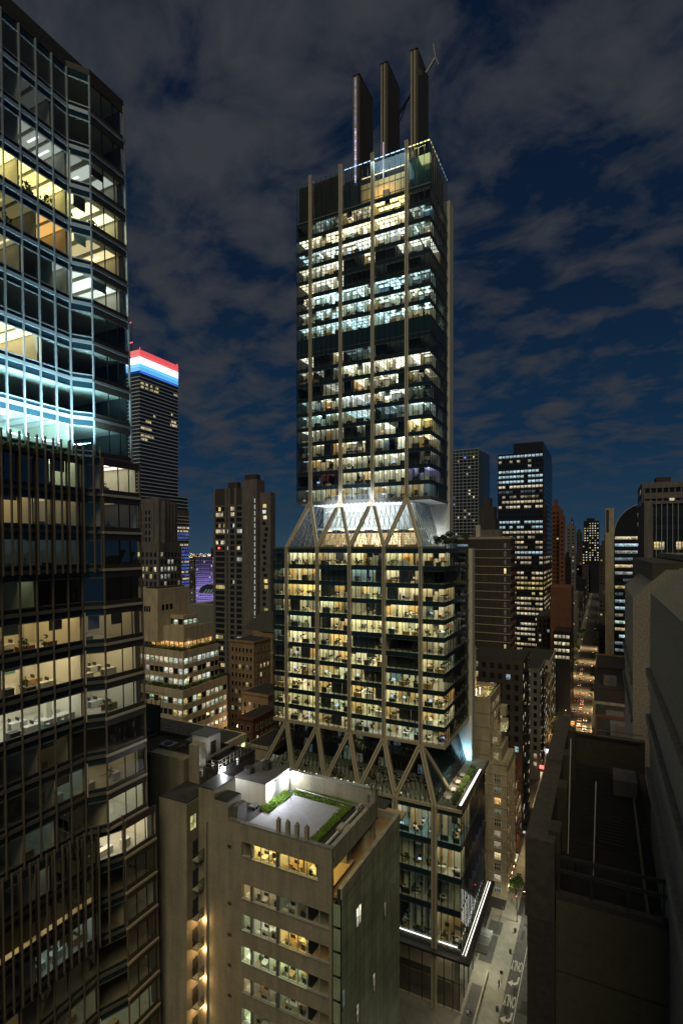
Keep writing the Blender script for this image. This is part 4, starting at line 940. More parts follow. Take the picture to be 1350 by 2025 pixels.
# penthouse, terrace, roof
b = MB(); b.box(-27.6, BY+.41, 62.6, GZ-.1, 70, 62.9, 'furn_wood').box(GZ-.45, BY, 62.9, GZ+.05, 67.2, 64.05, 'concrete').box(-32, 66.7, 62.9, GZ-.46, 67.15, 64.05, 'concrete').box(-33, 61.2, 62.5, -27.61, 67.1, 62.88, 'furn_wood'); Wb.part('terrace_floor', b)
for q in ((-27.9, BY+5.2, -26.5, BY+6.6), (-27.9, BY+.41, -27.6, BY+.7), (-26.6, 61.4, -26.0, 62.0), (-27.85, BY+10.5, -27.5, 61.3)): Wb.part('pier', MB().box(q[0], q[1], 62.9, q[2], q[3], 67.3, 'concrete'))
for y0, y1 in ((BY+.8, BY+5.1), (BY+6.7, BY+10.4)):
    mb = MB(); mb.face([(-27.65, y0, 63.2), (-27.65, y1, 63.2), (-27.65, y1, 66.6), (-27.65, y0, 66.6)], 'glass_warm')
    for i in range(4): q = y0+(y1-y0)*i/3; mb.box(-27.72, q-.05, 63.0, -27.58, q+.05, 66.8, 'white_wall')
    mb.box(-27.72, y0, 66.6, -27.58, y1, 67.0, 'white_wall').box(-27.72, y0, 62.9, -27.58, y1, 63.2, 'white_wall'); Wb.win(mb)
b = MB(); b.box(-33, BY+6.6, 63.4, -29, BY+6.8, 66.2, 'room_wall').box(-30.4, BY+7.4, 63.5, -29, BY+9.8, 63.9, 'carpet_blue').box(-31, 56, 66.05, -28.2, 60, 66.12, 'room_lamp', sc_(YEL, 3.5)); Wb.part('lit_room', b)
ZR = 66.8
b = MB(); b.box(BX0+1, BY+.4, ZR-.4, XE, 61.5, ZR, 'roof_black'); b.box(BX0+1, 61.5, ZR-.4, -30, 66, ZR, 'roof_black'); Wb.part('roof', b)
b = MB(); b.box(-38, BY, 67.8, XE+.05, BY+.55, 68.0, 'coping').box(-38, BY+.41, ZR, XE-.4, BY+.6, 67.79, 'coping'); b.box(XE-.45, BY+.56, ZR-1.2, XE+.05, 61.4, 68.02, 'concrete'); b.box(-38.5, 61.4, ZR-1, XE+.05, 61.95, 69.2, 'white_brick').box(-38.5, 61.38, 69.2, XE+.1, 62.0, 69.4, 'steel')
Wb.part('parapet', b)
b = MB(); b.tube((-27.1, BY+.9, ZR+.5), (-27.1, 60.2, ZR+.5), .09, 'steel').tube((-27.1, 60.2, ZR+.5), (-37, 60.6, ZR+.7), .09, 'steel')
for i in range(6): b.box(-27.2, BY+1.2+i*1.8, ZR, -27.0, BY+1.32+i*1.8, ZR+.5, 'steel_dark')
Wb.part('roof_rail', b)
b = MB()
pv = [G(585, 1640, ZR), G(530, 1605, ZR), G(580, 1572, ZR), G(686, 1597, ZR), G(622, 1668, ZR), G(500, 1630, ZR)]
pv = [G(487, 1632, ZR), G(520, 1608, ZR), G(531, 1606, ZR), G(581, 1571, ZR), G(686, 1592, ZR), G(612, 1664, ZR)]
b.prism([(x, y) for x, y in reversed(pv)], ZR+.005, ZR+.14, 'roof_paver'); Wb.part('roof_paving', b)
# stepped left part of the front
b = MB()
b.box(BX0, BY+.001, 67.8, -41.6, BY+4.0, 70.9, 'white_brick').box(-41.6+.002, BY+.002, 67.8, -39.6, BY+2.6, 69.9, 'white_brick').box(-44.1, BY+.01, 70.9, -41.7, BY+3.9, 71.05, 'steel_dark').box(-41.5, BY+.01, 69.9, -39.65, BY+2.5, 70.05, 'steel_dark').box(-39.58, BY+.02, 67.81, -38.0, BY+.5, 68.1, 'coping').box(-39.4, BY+.7, ZR, -38.7, BY+2.4, 69.3, 'steel')
Wb.part('stepped_parapet', b)
# forward pier with side window, wall to its left
b = MB(); b.box(-48.5, 47.4, 0, BX0-.003, BY+3, 69.6, 'white_brick').box(-48.4, 47.5, 69.6, BX0-.1, BY+2.9, 69.75, 'roof_black').box(-54.5, 51.6, 0, -48.51, 53.1, 72.6, 'white_brick').box(-48.0, 52.0, 69.7, -46.3, 53.3, 74.6, 'white_brick'); Wb.part('wing', b)
mb = MB(); mb.face([(BX0+.02, 48.0, 66.2), (BX0+.02, 48.95, 66.2), (BX0+.02, 48.95, 67.9), (BX0+.02, 48.0, 67.9)], 'pane', (.5, .48, .2), [(0, .8), (1, .8), (1, 1), (0, 1)]); mb.box(BX0+.03, 48.44, 66.2, BX0+.07, 48.5, 67.9, 'frame_grey').box(BX0+.03, 48.0, 67.0, BX0+.065, 48.95, 67.06, 'frame_grey'); Wb.win(mb)
ords = ['topmost', 'second', 'third', 'fourth', 'fifth', 'sixth', 'seventh']
for i in range(7):
    z = 62.6-3.55*i; bl = Wb.part('balcony', MB().box(BX0+.0, BY-1.1, z-.15, BX0+.95, BY-.003, z, 'concrete'))
    b = MB(); b.box(BX0+.9, BY-1.1, z, BX0+.95, BY-.01, z+.04, 'rail_black').box(BX0+.9, BY-1.1, z+1.0, BX0+.95, BY-.01, z+1.04, 'rail_black')
    for j in range(9): b.box(BX0+.91, BY-1.08+j*.13, z+.04, BX0+.94, BY-1.06+j*.13, z+1.0, 'rail_black')
    b.box(BX0+.02, BY-1.12, z+1.0, BX0+.89, BY-1.08, z+1.04, 'rail_black'); b.build('railing', bl)
    dr = MB(); dr.box(BX0+.003, BY-1.0, z+.01, BX0+.05, BY-.15, z+2.1, 'core_dark'); dr.build('door', bl)
    if i >= 2:
        lm = MB(); lm.box(BX0+.55, BY-.5, z-.24, BX0+.75, BY-.3, z-.153, 'lamp', (3, 1.9, .8)); lm.build('lamp', bl)
        lampobj('balcony_lamp', 'POINT', (BX0+1.05, BY-.3, z-.5), 130, (1, .60, .24), .06)
Wb.finish()
# bulkhead with lamps
bh = thing('roof_bulkhead', 'grey metal-clad plant room with two bright floodlights beside the roof lawn', 'plant room', (-41, 57, ZR))
bx0, by0 = G(492, 1592, ZR); 
b = MB(); b.box(-43.5, 55.8, ZR, -38.6, 61.3, 69.7, 'core_white').box(-43.6, 55.7, 69.7, -38.5, 61.37, 69.85, 'roof_grey'); b.build('body', bh)
b = MB(); b.box(-38.59, 57.6, ZR+.9, -38.5, 58.6, 69.4, 'frame_grey'); b.build('louvre', bh)
for y in (56.2, 60.7):
    b = MB(); b.box(-38.6, y-.28, 68.9, -38.3, y+.28, 69.3, 'lamp', (14, 15, 16)); b.build('floodlight', bh)
    lampobj('flood', 'POINT', (-38.0, y, 69.1), 800, (.9, .95, 1), .15)
b = MB(); b.tube((-42.5, 57.5, 69.85), (-42.5, 57.5, 70.6), .7, 'roof_black', k=12).tube((-41, 59.5, 69.85), (-41, 59.5, 70.9), .6, 'roof_black', k=12); b.build('exhaust', bh)
b = MB(); b.box(-44.5, 54.0, 71.0, -44.1, 54.5, 71.45, 'lamp', (14, 15, 16)).box(-44.7, 54.1, 66, -44.5, 54.6, 71.2, 'steel'); tag(b.build('floodlight', org=(-44.4, 54.3, ZR)), 'bright white floodlight on a post by the stepped brick parapet', 'floodlight')
lampobj('flood', 'POINT', (-43.7, 53.7, 71.3), 600, (.9, .95, 1), .15)
# roof posts
for i, px in enumerate((550.7, 569.2, 587.5, 606.6)):
    X, Y = Xp(px, BY+.35), BY+.35
    t = MB(); t.box(X-.2, Y-.2, 68.0, X+.2, Y+.2, 69.45, 'white_brick').box(X-.06, Y-.06, 69.45, X+.06, Y+.06, 69.7, 'steel')
    tag(t.build('roof_post', org=(X, Y, 68)), f'square pale post on the front parapet, {["leftmost", "second from left", "third from left", "rightmost"][i]} of four', 'post', 'posts on the roof parapet')
def bed(px, n, lab, zz=ZR+.14):
    poly = [G(*p, zz) for p in px]; rr = random.Random(len(lab)); b = MB()
    b.prism([(x, y) for x, y in reversed(poly)], ZR+.02, ZR+.2, 'soil')
    xs = [p[0] for p in poly]; ys = [p[1] for p in poly]; c = 0
    while c < n:
        x = rr.uniform(min(xs), max(xs)); y = rr.uniform(min(ys), max(ys)); ins = False; j = len(poly)-1
        for i in range(len(poly)):
            if (poly[i][1] > y) != (poly[j][1] > y) and x < (poly[j][0]-poly[i][0])*(y-poly[i][1])/(poly[j][1]-poly[i][1])+poly[i][0]: ins = not ins
            j = i
        if not ins: continue
        c += 1; h = rr.uniform(.12, .38); a = rr.random()*6.28; w = .08
        dx, dy = math.cos(a)*w, math.sin(a)*w; lx, ly = rr.uniform(-.15, .15), rr.uniform(-.15, .15)
        b.face([(x-dx, y-dy, ZR+.18), (x+dx, y+dy, ZR+.18), (x+lx+dx*.3, y+ly+dy*.3, ZR+.2+h), (x+lx-dx, y+ly-dy, ZR+.16+h)], 'leaf_lime')
    tag(b.build('roof_lawn', org=(poly[0][0], poly[0][1], ZR)), lab, 'planting', None, 'stuff')
bed([(514, 1602), (531, 1609), (579, 1571), (557, 1566)], 1600, 'bright green planted strip between plant room and paving')
bed([(585, 1565), (640, 1572), (697, 1585), (698, 1596), (668, 1625), (626, 1669), (612, 1664), (676, 1598), (581, 1572)], 4200, 'green planted strip running round two sides of the grey roof paving')
for i, (px, py, h) in enumerate(((728, 1600, 2.4), (734, 1590, 3.4), (741, 1588, 2.9), (748, 1580, 3.8), (755, 1585, 2.6))):
    X, Y = -25.4, Yp(px, -25.4); b = MB(); b.tube((X, Y, 67.0), (X, Y, 67.8+h), .06, 'steel_rail').box(X-.14, Y-.14, 67.8+h-1.0, X+.14, Y+.14, 67.8+h-.1, 'steel_rail')
    tag(b.build('antenna_mast', org=(X, Y, 67)), f'thin grey antenna mast at the terrace corner, {["first", "second", "third", "fourth", "last"][i]} from the left', 'antenna', 'antennas at the roof corner')
X, Y = G(575, 1585, ZR); b = MB(); b.tube((X, Y, ZR), (X, Y, ZR+4.6), .05, 'steel'); tag(b.build('flag_pole', org=(X, Y, ZR)), 'thin bare pole rising between the two planted roof strips', 'pole')
# lower dark roof behind, with its equipment
db = Building('plant_roof_building', 'low dark roofed block with railings behind the brick building', 'building', (-55, 68, 0))
b = MB(); b.box(-72, 53.2, 0, -44.2, 61.2, 70.8, 'brick_dark').box(-71.8, 53.4, 70.8, -44.3, 61.1, 70.9, 'roof_black'); roof_kit(b, -72, -44.2, 53.2, 61.2, 70.91, 'roof_black', .5, .3); db.part('body', b)
b = MB()
for (a, c_) in (((-54.4, 53.4), (-44.3, 53.4)), ((-44.4, 53.5), (-44.4, 60.5)), ((-71, 61), (-52, 61))):
    for h in (.55, 1.1): b.beam((*a, 71.4+h), (*c_, 71.4+h), .06, .06, 'steel_rail')
    n = 9
    for i in range(n+1): q = Vector((*a, 71.4)).lerp(Vector((*c_, 71.4)), i/n); b.beam(q, q+Vector((0, 0, 1.1)), .06, .06, 'steel_rail')
db.part('railing', b)
b = MB(); b.box(-48, 53.6, 71.6, -47.4, 60.6, 71.75, 'steel_rail'); db.part('catwalk', b); db.finish()
def unit(x, y, z, w, d, h, lab, mt='core_white'):
    t = thing('rooftop_unit', lab, 'rooftop unit', (x, y, z)); b = MB(); b.box(x-w/2, y-d/2, z, x+w/2, y+d/2, z+h, mt); b.build('housing', t)
    b = MB(); b.box(x+w/2, y-d*.3, z+.4, x+w/2+.08, y+d*.1, z+h*.75, 'steel_dark'); b.build('grille', t)
    b = MB(); b.box(x-w/2-.15, y-d/2-.15, z+h, x+w/2+.15, y+d/2+.15, z+h+.15, 'steel'); b.build('lid', t)
X, Y = -49.6, 57.2; unit(X, Y, 70.9, 2.8, 2.6, 3.3, 'large pale metal unit standing on the dark roof left of the floodlights')
for i, (px, py) in enumerate(((398, 1536), (421, 1523), (470, 1512))):
    X, Y = G(px, py, 70.9); b = MB(); b.tube((X, Y, 70.9), (X, Y, 71.6), .16, 'steel').ball((X, Y, 71.65), .26, 'steel'); tag(b.build('roof_vent', org=(X, Y, 70.9)), f'small steel mushroom vent on the dark roof, {["nearest", "middle", "farthest"][i]} of three', 'vent', 'vents on the dark roof')
bb = thing('billboard', 'large black back of a rooftop billboard beside the left tower', 'billboard', (-61, 66, 70))
xa, xb = Xp(270, 60), Xp(314, 60)
b = MB(); b.box(xa, 60, 71.2, xb, 60.3, 75.6, 'core_dark'); b.build('panel', bb)
b = MB()
for i in range(6): x = xa+(xb-xa)*i/5; b.box(x-.05, 60.31, 70.95, x+.05, 60.4, 77, 'steel_rail'); b.beam((x, 60.3, 76.2), (x, 61.5, 76.2), .06, .06, 'steel_rail')
b.box(xa, 61.5, 76.1, xb, 61.6, 76.2, 'steel_rail').box(xa, 61.5, 77, xb, 61.6, 77.06, 'steel_rail'); b.build('frame', bb)



rr = random.Random(99)
for i, (x, y) in enumerate(((-56.0, 56.5), (-63.5, 58.5), (-67.5, 55.5), (-53.3, 59.3))):
    t = thing('air_conditioner', f'grey air conditioning box on the dark roof, {["first", "second", "third", "fourth"][i]} counted from the pale metal unit', 'air conditioner', (x, y, 70.9), 'air conditioners on the dark roof')
    w, d, h = rr.uniform(.9, 1.4), rr.uniform(.8, 1.2), rr.uniform(.8, 1.3); b = MB(); b.box(x-w, y-d, 71.0, x+w, y+d, 71.0+h, 'steel'); b.build('housing', t)
    b = MB(); b.tube((x, y, 71.0+h), (x, y, 71.1+h), d*.7, 'core_dark', k=14); b.build('fan', t); b = MB(); b.box(x-w-.02, y-d*.8, 71.2, x-w+.0, y+d*.8, 70.8+h, 'core_dark').box(x-w*.8, y-d-.02, 71.2, x+w*.8, y-d, 70.8+h, 'core_dark'); b.build('grille', t)
b = MB()
for (p, q) in (((-70, 54.4, 71.1), (-46, 54.6, 71.1)), ((-55, 54.6, 71.1), (-55, 60.5, 71.1)), ((-62, 54.5, 71.25), (-62, 60.5, 71.25))): b.tube(p, q, .12, 'steel_rail', k=6)
tag(b.build('roof_pipe', org=(-55, 55, 71)), 'thin metal pipes crossing the dark roof behind the stepped parapet', 'pipes')
for i, (px, py) in enumerate(((600, 1553), (650, 1562), (672, 1570))):
    X, Y = G(px, py, ZR); b = MB(); b.tube((X, Y, ZR), (X, Y, ZR+.06), .2, 'steel', k=10).tube((X, Y, ZR+.06), (X, Y, ZR+.16), .1, 'steel_dark', k=8)
    tag(b.build('roof_drain', org=(X, Y, ZR)), f'small round roof drain behind the planted strip, {["left", "middle", "right"][i]} of three', 'drain', 'roof drains')
x0, y0 = G(500, 1600, ZR)
t = thing('garden_cart', 'small dark cart with pale handle by the floodlit plant room wall', 'cart', (x0, y0, ZR)); b = MB(); b.box(x0-.5, y0-.3, ZR+.35, x0+.5, y0+.3, ZR+.45, 'steel').box(x0+.45, y0-.3, ZR+.45, x0+.5, y0+.3, ZR+1.0, 'steel'); b.build('frame', t)
for sx in (-.4, .4):
    for sy in (-.28, .28): b = MB(); b.tube((x0+sx, y0+sy-.04, ZR+.17), (x0+sx, y0+sy+.04, ZR+.17), .17, 'rail_black', k=10); b.build('wheel', t)
b = MB(); b.tube((BX0+1.4, BY-.08, 0), (BX0+1.4, BY-.08, 67), .07, 'steel_rail', k=6); o = b.build('drainpipe', Wb.t)
b = MB()
for z in (64.9, 58.2, 54.5, 50.9, 47.3): b.box(-39.6, BY-.05, z-.25, -39.1, BY-.004, z+.1, 'steel_dark')
o = b.build('wall_vent', Wb.t)

# ================================================================ buildings left of the tower
# far tower with red, white and blue crown
X1 = -332.0; Y0, Y1 = 303.8, 346.0
FT = Building('skyscraper', 'far blue glass skyscraper with red, white and blue lit bands at its top', 'skyscraper', (X1-20, 325, 0))
b = MB(); b.box(X1-40, Y0, 0, X1, Y1, 244, 'blue_glass').box(X1-30, Y0+6, 0, X1+.01, 358, 146, 'blue_glass').box(X1-35, Y0+.5, 0, X1+1, 358.5, 134, 'stone_grey'); FT.part('body', b)
for i, (c, k) in enumerate((((.05, .45, 1.0), .9), ((.08, .6, 1.1), 1.0), ((.95, .95, 1.2), 1.5), ((1, 1, 1.2), 1.6), ((1, .05, .07), .9), ((1, .04, .06), .75))):
    z0 = 243+i*2.85; b = MB(); b.box(X1-40, Y0-.3, z0+.15, X1+.3, Y1, z0+2.75, 'lamp', sc_(c, k)); b.box(X1-39.8, Y0-.1, z0-.0, X1+.1, Y1-.2, z0+.15, 'mullion_dark'); FT.part('lit_band', b)
b = MB(); b.box(X1-39.7, Y0, 241.5, X1+.05, Y1-.1, 242.9, 'lamp', (.0, .10, .6)).box(X1-38, Y0+1, 260.1, X1-1, Y1-2, 260.4, 'core_dark'); FT.part('roof', b)
b = MB()
for k in range(35):
    z = 136+k*3.0
    if z > 240: break
    b.box(X1-40, Y0-.5, z, X1+.5, Y1+.3 if z > 146 else 358.4, z+.62, 'pale_band')
for k in range(43): b.box(X1-36, Y0+.1, 2+k*3, X1+1.5, 359, 2.6+k*3, 'pale_band')
FT.part('floor_band', b)
rr = random.Random(5)
def fwin(B, x, y0, y1, z, h, c):
    mb = MB(); mb.face([(x, y0, z), (x, y1, z), (x, y1, z+h), (x, y0, z+h)], 'pane', c, [(0, .8), (1, .8), (1, 1), (0, 1)]); B.win(mb)
def swin(B, y, x0, x1, z, h, c):
    mb = MB(); mb.face([(x0, y, z), (x1, y, z), (x1, y, z+h), (x0, y, z+h)], 'pane', c, [(0, .8), (1, .8), (1, 1), (0, 1)]); B.win(mb)
for z, ya, yb in ((232.3, 304.5, 308), (232.3, 309, 312), (229.3, 304.5, 308), (229.3, 309.3, 313), (229.3, 314.5, 318), (232.3, 320, 323), (229.3, 319, 323), (232.3, 315, 317.2), (232.3, 341, 345), (208.4, 338, 344), (205.4, 337, 345), (214.4, 338, 340), (202.4, 310, 316), (196.4, 305, 316), (190.4, 305, 318), (208.4, 318, 320.5), (187.4, 305, 312)):
    y = ya
    while y < yb-.3: fwin(FT, X1+.08, y, y+.9, z-.1, 2.2, sc_(rr.choice([YEL, CREAM, WARM]), rr.uniform(.25, 1.0))); y += 1.15
for k in range(26):
    z = 128-k*3.0; c = rr.choice([None, (.1, .2, 1), (.1, .2, 1), CREAM, CREAM]) if k > 3 else (CREAM if k == 3 else None)
    if c and k < 11 and k > 3: c = (.08, .18, .9) if k % 4 else CREAM
    y = 344.5
    while y < 357.8:
        if c and rr.random() < .85: fwin(FT, X1+1.06, y, y+1.0, z-1.35, 1.9, sc_(c, rr.uniform(.4, .9)))
        y += 1.2
b = MB(); b.tube((X1-12, 306, 244), (X1-12, 306, 285), .7, 'steel_dark', .25); FT.part('antenna', b)
b = MB()
for (dx, z) in ((-1.2, 268), (0, 268), (1.8, 268), (0, 284.5)): b.ball((X1-12+dx, 305.3, z), .55, 'lamp', (2.2, .1, .15))
for (x, y, z) in ((X1, Y0, 261), (X1, Y1-1, 260.7)): b.ball((x, y, z), .45, 'lamp', (1.6, .1, .15))
FT.part('warning_light', b); FT.finish()

# dark stone tower before it
SX, SY = -227.5, 221.8
B2 = Building('stone_tower', 'dark grey stone tower with tall window bays, in front of the far blue skyscraper', 'tower', (SX-15, 235, 0))
xw = Xp(256, SY)
b = MB(); ye = Yp(351, SX)
b.box(xw, SY, 0, SX, ye, 127, 'stone_grey').box(xw+3, SY+3, 127, SX-3, ye-3, 129.5, 'stone_grey').box(xw, SY-2, 0, SX+2.2, Yp(354, SX), 101, 'stone_grey').box(xw, SY-1.2, 101, SX+1.2, ye+1, 104, 'stone_grey'); B2.part('body', b)
b = MB()
for i in range(5): y = SY+2+i*(ye-SY-5)/4; b.box(SX+.02, y, 103, SX+.5, y+1.1, 127.5, 'stone_grey')
for i in range(4): x = xw+3+i*8; b.box(x, SY-.5, 103, x+1.2, SY-.02, 127.5, 'stone_grey')
B2.part('pilaster', b)
facade(B2, 'E', SX, SY+4, ye-3, 103.5, 123, 3.9, 2.5, 1.5, 2.6, .6, lf(.05, [CREAM], (.1, .4), 3), 'stone_grey')
facade(B2, 'S', SY, xw+4, SX-3, 103.5, 123, 3.9, 2.6, 1.5, 2.6, .6, lf(.02, [CREAM], (.1, .4), 4), 'stone_grey')
facade(B2, 'E', SX+2.2, SY-1, Yp(354, SX)-1, 40, 100, 4.2, 2.9, 1.5, 2.7, .6, lf(.12, [WHITE, CREAM], (.2, .6), 9, {11: .8, 12: .25, 10: .4}), 'stone_grey')
facade(B2, 'S', SY-2, xw+2, SX+1, 40, 100, 4.2, 3.2, 1.7, 2.7, .6, lf(.12, [CREAM, YEL], (.3, .9), 6, {11: .75, 10: .5}), 'stone_grey')
B2.finish()

# residential tower of wide windows
TX0, TX1 = 260, 260
ry = 235.0
def xx(px): return Xp(px, ry)
B4 = Building('apartment_tower', 'dark apartment tower with window bands and a taller blank shaft, left of main tower', 'apartment tower', (xx(480), ry+10, 0))
b = MB(); b.box(xx(425.5), ry, 0, xx(482.5), ry+7, Zp(966, xx(450), ry), 'brown_tower').box(xx(442), ry+4, 120, xx(461), ry+7, Zp(954, xx(450), ry+4), 'brick_dark'); B4.part('body', b)
b = MB(); b.box(xx(482.5), ry-1.5, 0, xx(511), ry+6, Zp(949, xx(500), ry), 'stone_grey').box(xx(477.5), ry+3, 130, xx(500), ry+7, Zp(937, xx(490), ry), 'brick_dark'); B4.part('shaft', b)
b = MB(); b.box(xx(511)+.01, ry+1.5, 0, xx(532), ry+6, Zp(973, xx(530), ry), 'stone_grey'); B4.part('wing', b)
b = MB()
for p in (425.5, 448, 454.5, 467, 482): b.box(xx(p)-.75, ry-.7, 30, xx(p)+.75, ry-.05, Zp(966, xx(450), ry), 'stone_grey')
for k in range(30): z = 30+k*3.15+.01; b.box(xx(425.5), ry-.3, z+2.1, xx(482.4), ry-.02, z+3.1, 'stone_grey')
B4.part('pilaster', b)
rr = random.Random(8)
for (p0, p1) in ((427.5, 446.5), (449.5, 453), (456, 465.5), (469, 480.5)):
    for k in range(30):
        z = 30+k*3.15; n = max(1, int((xx(p1)-xx(p0))/1.5)); w = (xx(p1)-xx(p0))/n
        on = rr.random() < (.5 if k > 21 else .14); c = rr.choice([YEL, CREAM, WHITE, CREAM])
        for i in range(n): swin(B4, ry-.12, xx(p0)+i*w+.08, xx(p0)+(i+1)*w-.08, z+.05, 2.0, sc_(c, rr.uniform(.2, .9)) if on and rr.random() < .6 else (0, 0, 0))
for k in range(30):
    z = 31+k*3.15; c = sc_(rr.choice([YEL, ORG_, CREAM, WHITE]), rr.uniform(.3, 1)) if rr.random() < .35 else (0, 0, 0); q = rr.uniform(0, 2)
    swin(B4, ry+1.45, xx(515)+q, xx(515)+q+2.2, z, 1.9, c)
b = MB()
for k in range(26): b.box(xx(506.6), ry-1.6, 40+k*3.4, xx(507.6), ry-1.51, 42.3+k*3.4, 'lamp', (.45, .5, .5))
B4.part('stair_light', b)
b = MB(); b.ball((xx(435.3), ry-1, Zp(1084, xx(435), ry)), .6, 'lamp', (5, .15, .15)); B4.part('red_light', b)
B4.finish()

# purple lit block
py_ = 430.0
B3 = Building('apartment_block', 'purple lit apartment block in the gap between two dark towers', 'apartment block', (Xp(405, py_), py_, 0))
b = MB(); b.box(Xp(387.5, py_), py_, 0, Xp(425, py_), py_+30, Zp(1101, Xp(405, py_), py_), 'stone_grey').box(Xp(411, py_), py_+5, 90, Xp(426, py_), py_+25, Zp(1083, Xp(418, py_), py_), 'brick_dark'); B3.part('body', b)
facade(B3, 'S', py_, Xp(388.5, py_), Xp(424, py_), 20, 92, 4, 2.4, 1.5, 2.0, .9, lf(.10, [WHITE, ORG_, CREAM], (.4, 1), 21), 'stone_grey')
b = MB()
for k in range(17): b.box(Xp(388, py_), py_-.9, 20+k*4.2, Xp(424, py_), py_-.05, 20.35+k*4.2, 'frame_grey')
B3.part('balcony_slab', b); B3.finish()
lampobj('purple_wash', 'AREA', (Xp(404, py_), py_-26, 52), 30000, (.42, .32, 1), rot=(0, 1, .1)).data.size = 24

# ziggurat office building
ZX, ZY = -118.2, 125.4
def tierxy(px, pr, pl, py, z_hint=None):
    pass
ZG = Building('stepped_office_building', 'beige stepped office building with planted terraces and long rows of windows', 'office building', (-135, 140, 0))
def zt_(pxc, pyc, pxr, pxl, offs):
    """tier: corner set back by offs from the lowest tier"""
    X = ZX-offs; Y = ZY+offs*1.0
    # corner must project to pxc: slide along the setback
    Y = Yp(pxc, X); return X, Y, Yp(pxr, X), Xp(pxl, Y), Zp(pyc, X, Y)
tiers = []
for (pxc, pyc, pxr, pxl, offs, rows) in ((361.5, 1370, 448, 262, 0, 9), (362.8, 1293, 431.5, 262, 3.6, 3), (364, 1245, 418.5, 300, 7.0, 1), (362.8, 1221, 390, 316, 10.5, 1)):
    tiers.append((*zt_(pxc, pyc, pxr, pxl, offs), rows))
TI = ZG
zprev = 0
prob = [{8: .5, 7: .35, 6: .35, 5: .9, 4: .3, 3: .5}, {2: 1.0, 1: .35, 0: .85}, {0: .95}, {0: .5}]
tone = [[CREAM, YEL, GREEN], [GREEN, WHITE, CREAM], [ORG_, (1, .6, .2)], [GREEN, WHITE]]
for i, (X, Y, Yr, Xl, zt, rows) in enumerate(tiers):
    base = 0 if i == 0 else tiers[i-1][4]
    b = MB(); b.box(Xl, Y, base, X, Yr, zt-.9, 'core_dark').box(Xl-.3, Y-.35, zt-.9, X+.35, Yr, zt, 'office_stone').box(Xl-.3, Y-.35, zt, X+.35, Y, zt+.8, 'office_stone').box(X, Y, zt, X+.35, Yr, zt+.8, 'office_stone'); ZG.part('tier', b)
    fh = 3.72 if i == 0 else (zt-.9-base-.2)/rows
    z0 = zt-.9-fh*rows
    f = lf(0, tone[i], (.35, 1.0) if i != 2 else (.8, 1.3), 30+i, prob[i]); f2 = lf(0, tone[i], (.35, 1.0) if i != 2 else (.3, 1.1), 40+i, prob[i])
    facade(ZG, 'S', Y, Xl, X, z0, zt-.9, fh, 2.05, 1.72, 1.95, .72, f, 'office_stone', 'strip', .35, pier=.26)
    facade(ZG, 'E', X, Y, Yr, z0, zt-.9, fh, 2.05, 1.72, 1.95, .72, f2, 'office_stone', 'strip', .35, pier=.26)
X, Y, Yr, Xl, zt, _ = tiers[3]
Xc = X-5.5; Yc = Yp(312, Xc)
b = MB(); b.box(Xp(268, Yc), Yc, zt-8, Xc, Yp(374, Xc), Zp(1165, Xc, Yc), 'office_stone').box(Xp(280, Yc)+1, Yc+1, 80, Xc-1, Yp(374, Xc)-1, Zp(1165, Xc, Yc)+.4, 'roof_black'); ZG.part('penthouse', b)
for k in range(5): swin(ZG, Yc-.06, Xp(276+k*4.6, Yc), Xp(279.5+k*4.6, Yc), Zp(1211, Xc, Yc), 1.9, (0, 0, 0))
for k in range(3): ya = Yp(320+k*8, Xc); fwin(ZG, Xc+.06, ya, Yp(325+k*8, Xc), Zp(1208, Xc, Yc), 1.9, (0, 0, 0))
ZG.finish()
gi = 0
for i, n in ((0, 30), (1, 26)):
    X, Y, Yr, Xl, zt, rows = tiers[i]; rr = random.Random(70+i); b = MB()
    for j in range(n): x = Xl+(X-Xl)*rr.random(); leafball(b, (x, Y+1.2, zt+1.0), 1.1, 42, rr.choice(['leaf', 'leaf_dark']), .32, rr)
    for j in range(n): y = Y+(Yr-Y)*rr.random(); leafball(b, (X-1.0, y, zt+1.0), 1.0, 42, rr.choice(['leaf', 'leaf_dark']), .32, rr)
    tag(b.build('terrace_hedge', org=(X, Y, zt)), ['dark hedge along the lower planted terrace of the beige stepped building', 'dark hedge along the upper planted terrace of the beige stepped building'][i], 'hedge')
    lampobj('terrace_lamp', 'POINT', (X-3, Y+6, zt+2.5), 60, (1, .8, .45), .3)
# low wing before it, with lit windows
lx, ly = Xp(485, 150), 150.0
lx = -62.0; ly = Yp(448, -62-20)
B6 = Building('low_office_wing', 'low beige wing with one row of bright yellow green windows behind the dark roof', 'office wing', (-80, 110, 0))
Xw = -66.0; ya, yb = Yp(440, Xw), Yp(485, Xw); zt = Zp(1450, Xw, yb)
b = MB(); b.box(Xw-24, ya-4, 0, Xw-.01, yb, zt-.8, 'core_dark').box(Xw-24, ya-4, zt-.8, Xw+.3, yb+.2, zt, 'office_stone').box(Xw-23, ya-3, zt, Xw-.5, yb-.5, zt+.1, 'roof_black'); B6.part('body', b)
facade(B6, 'E', Xw, ya-4, yb, zt-.8-3.6*5, zt-.8, 3.6, 2.0, 1.5, 1.9, .9, lf(0, [(.85, 1, .35), (.9, 1, .5)], (.9, 1.4), 3, {4: 1}), 'office_stone', 'strip', .3, pier=.4)
B6.finish()
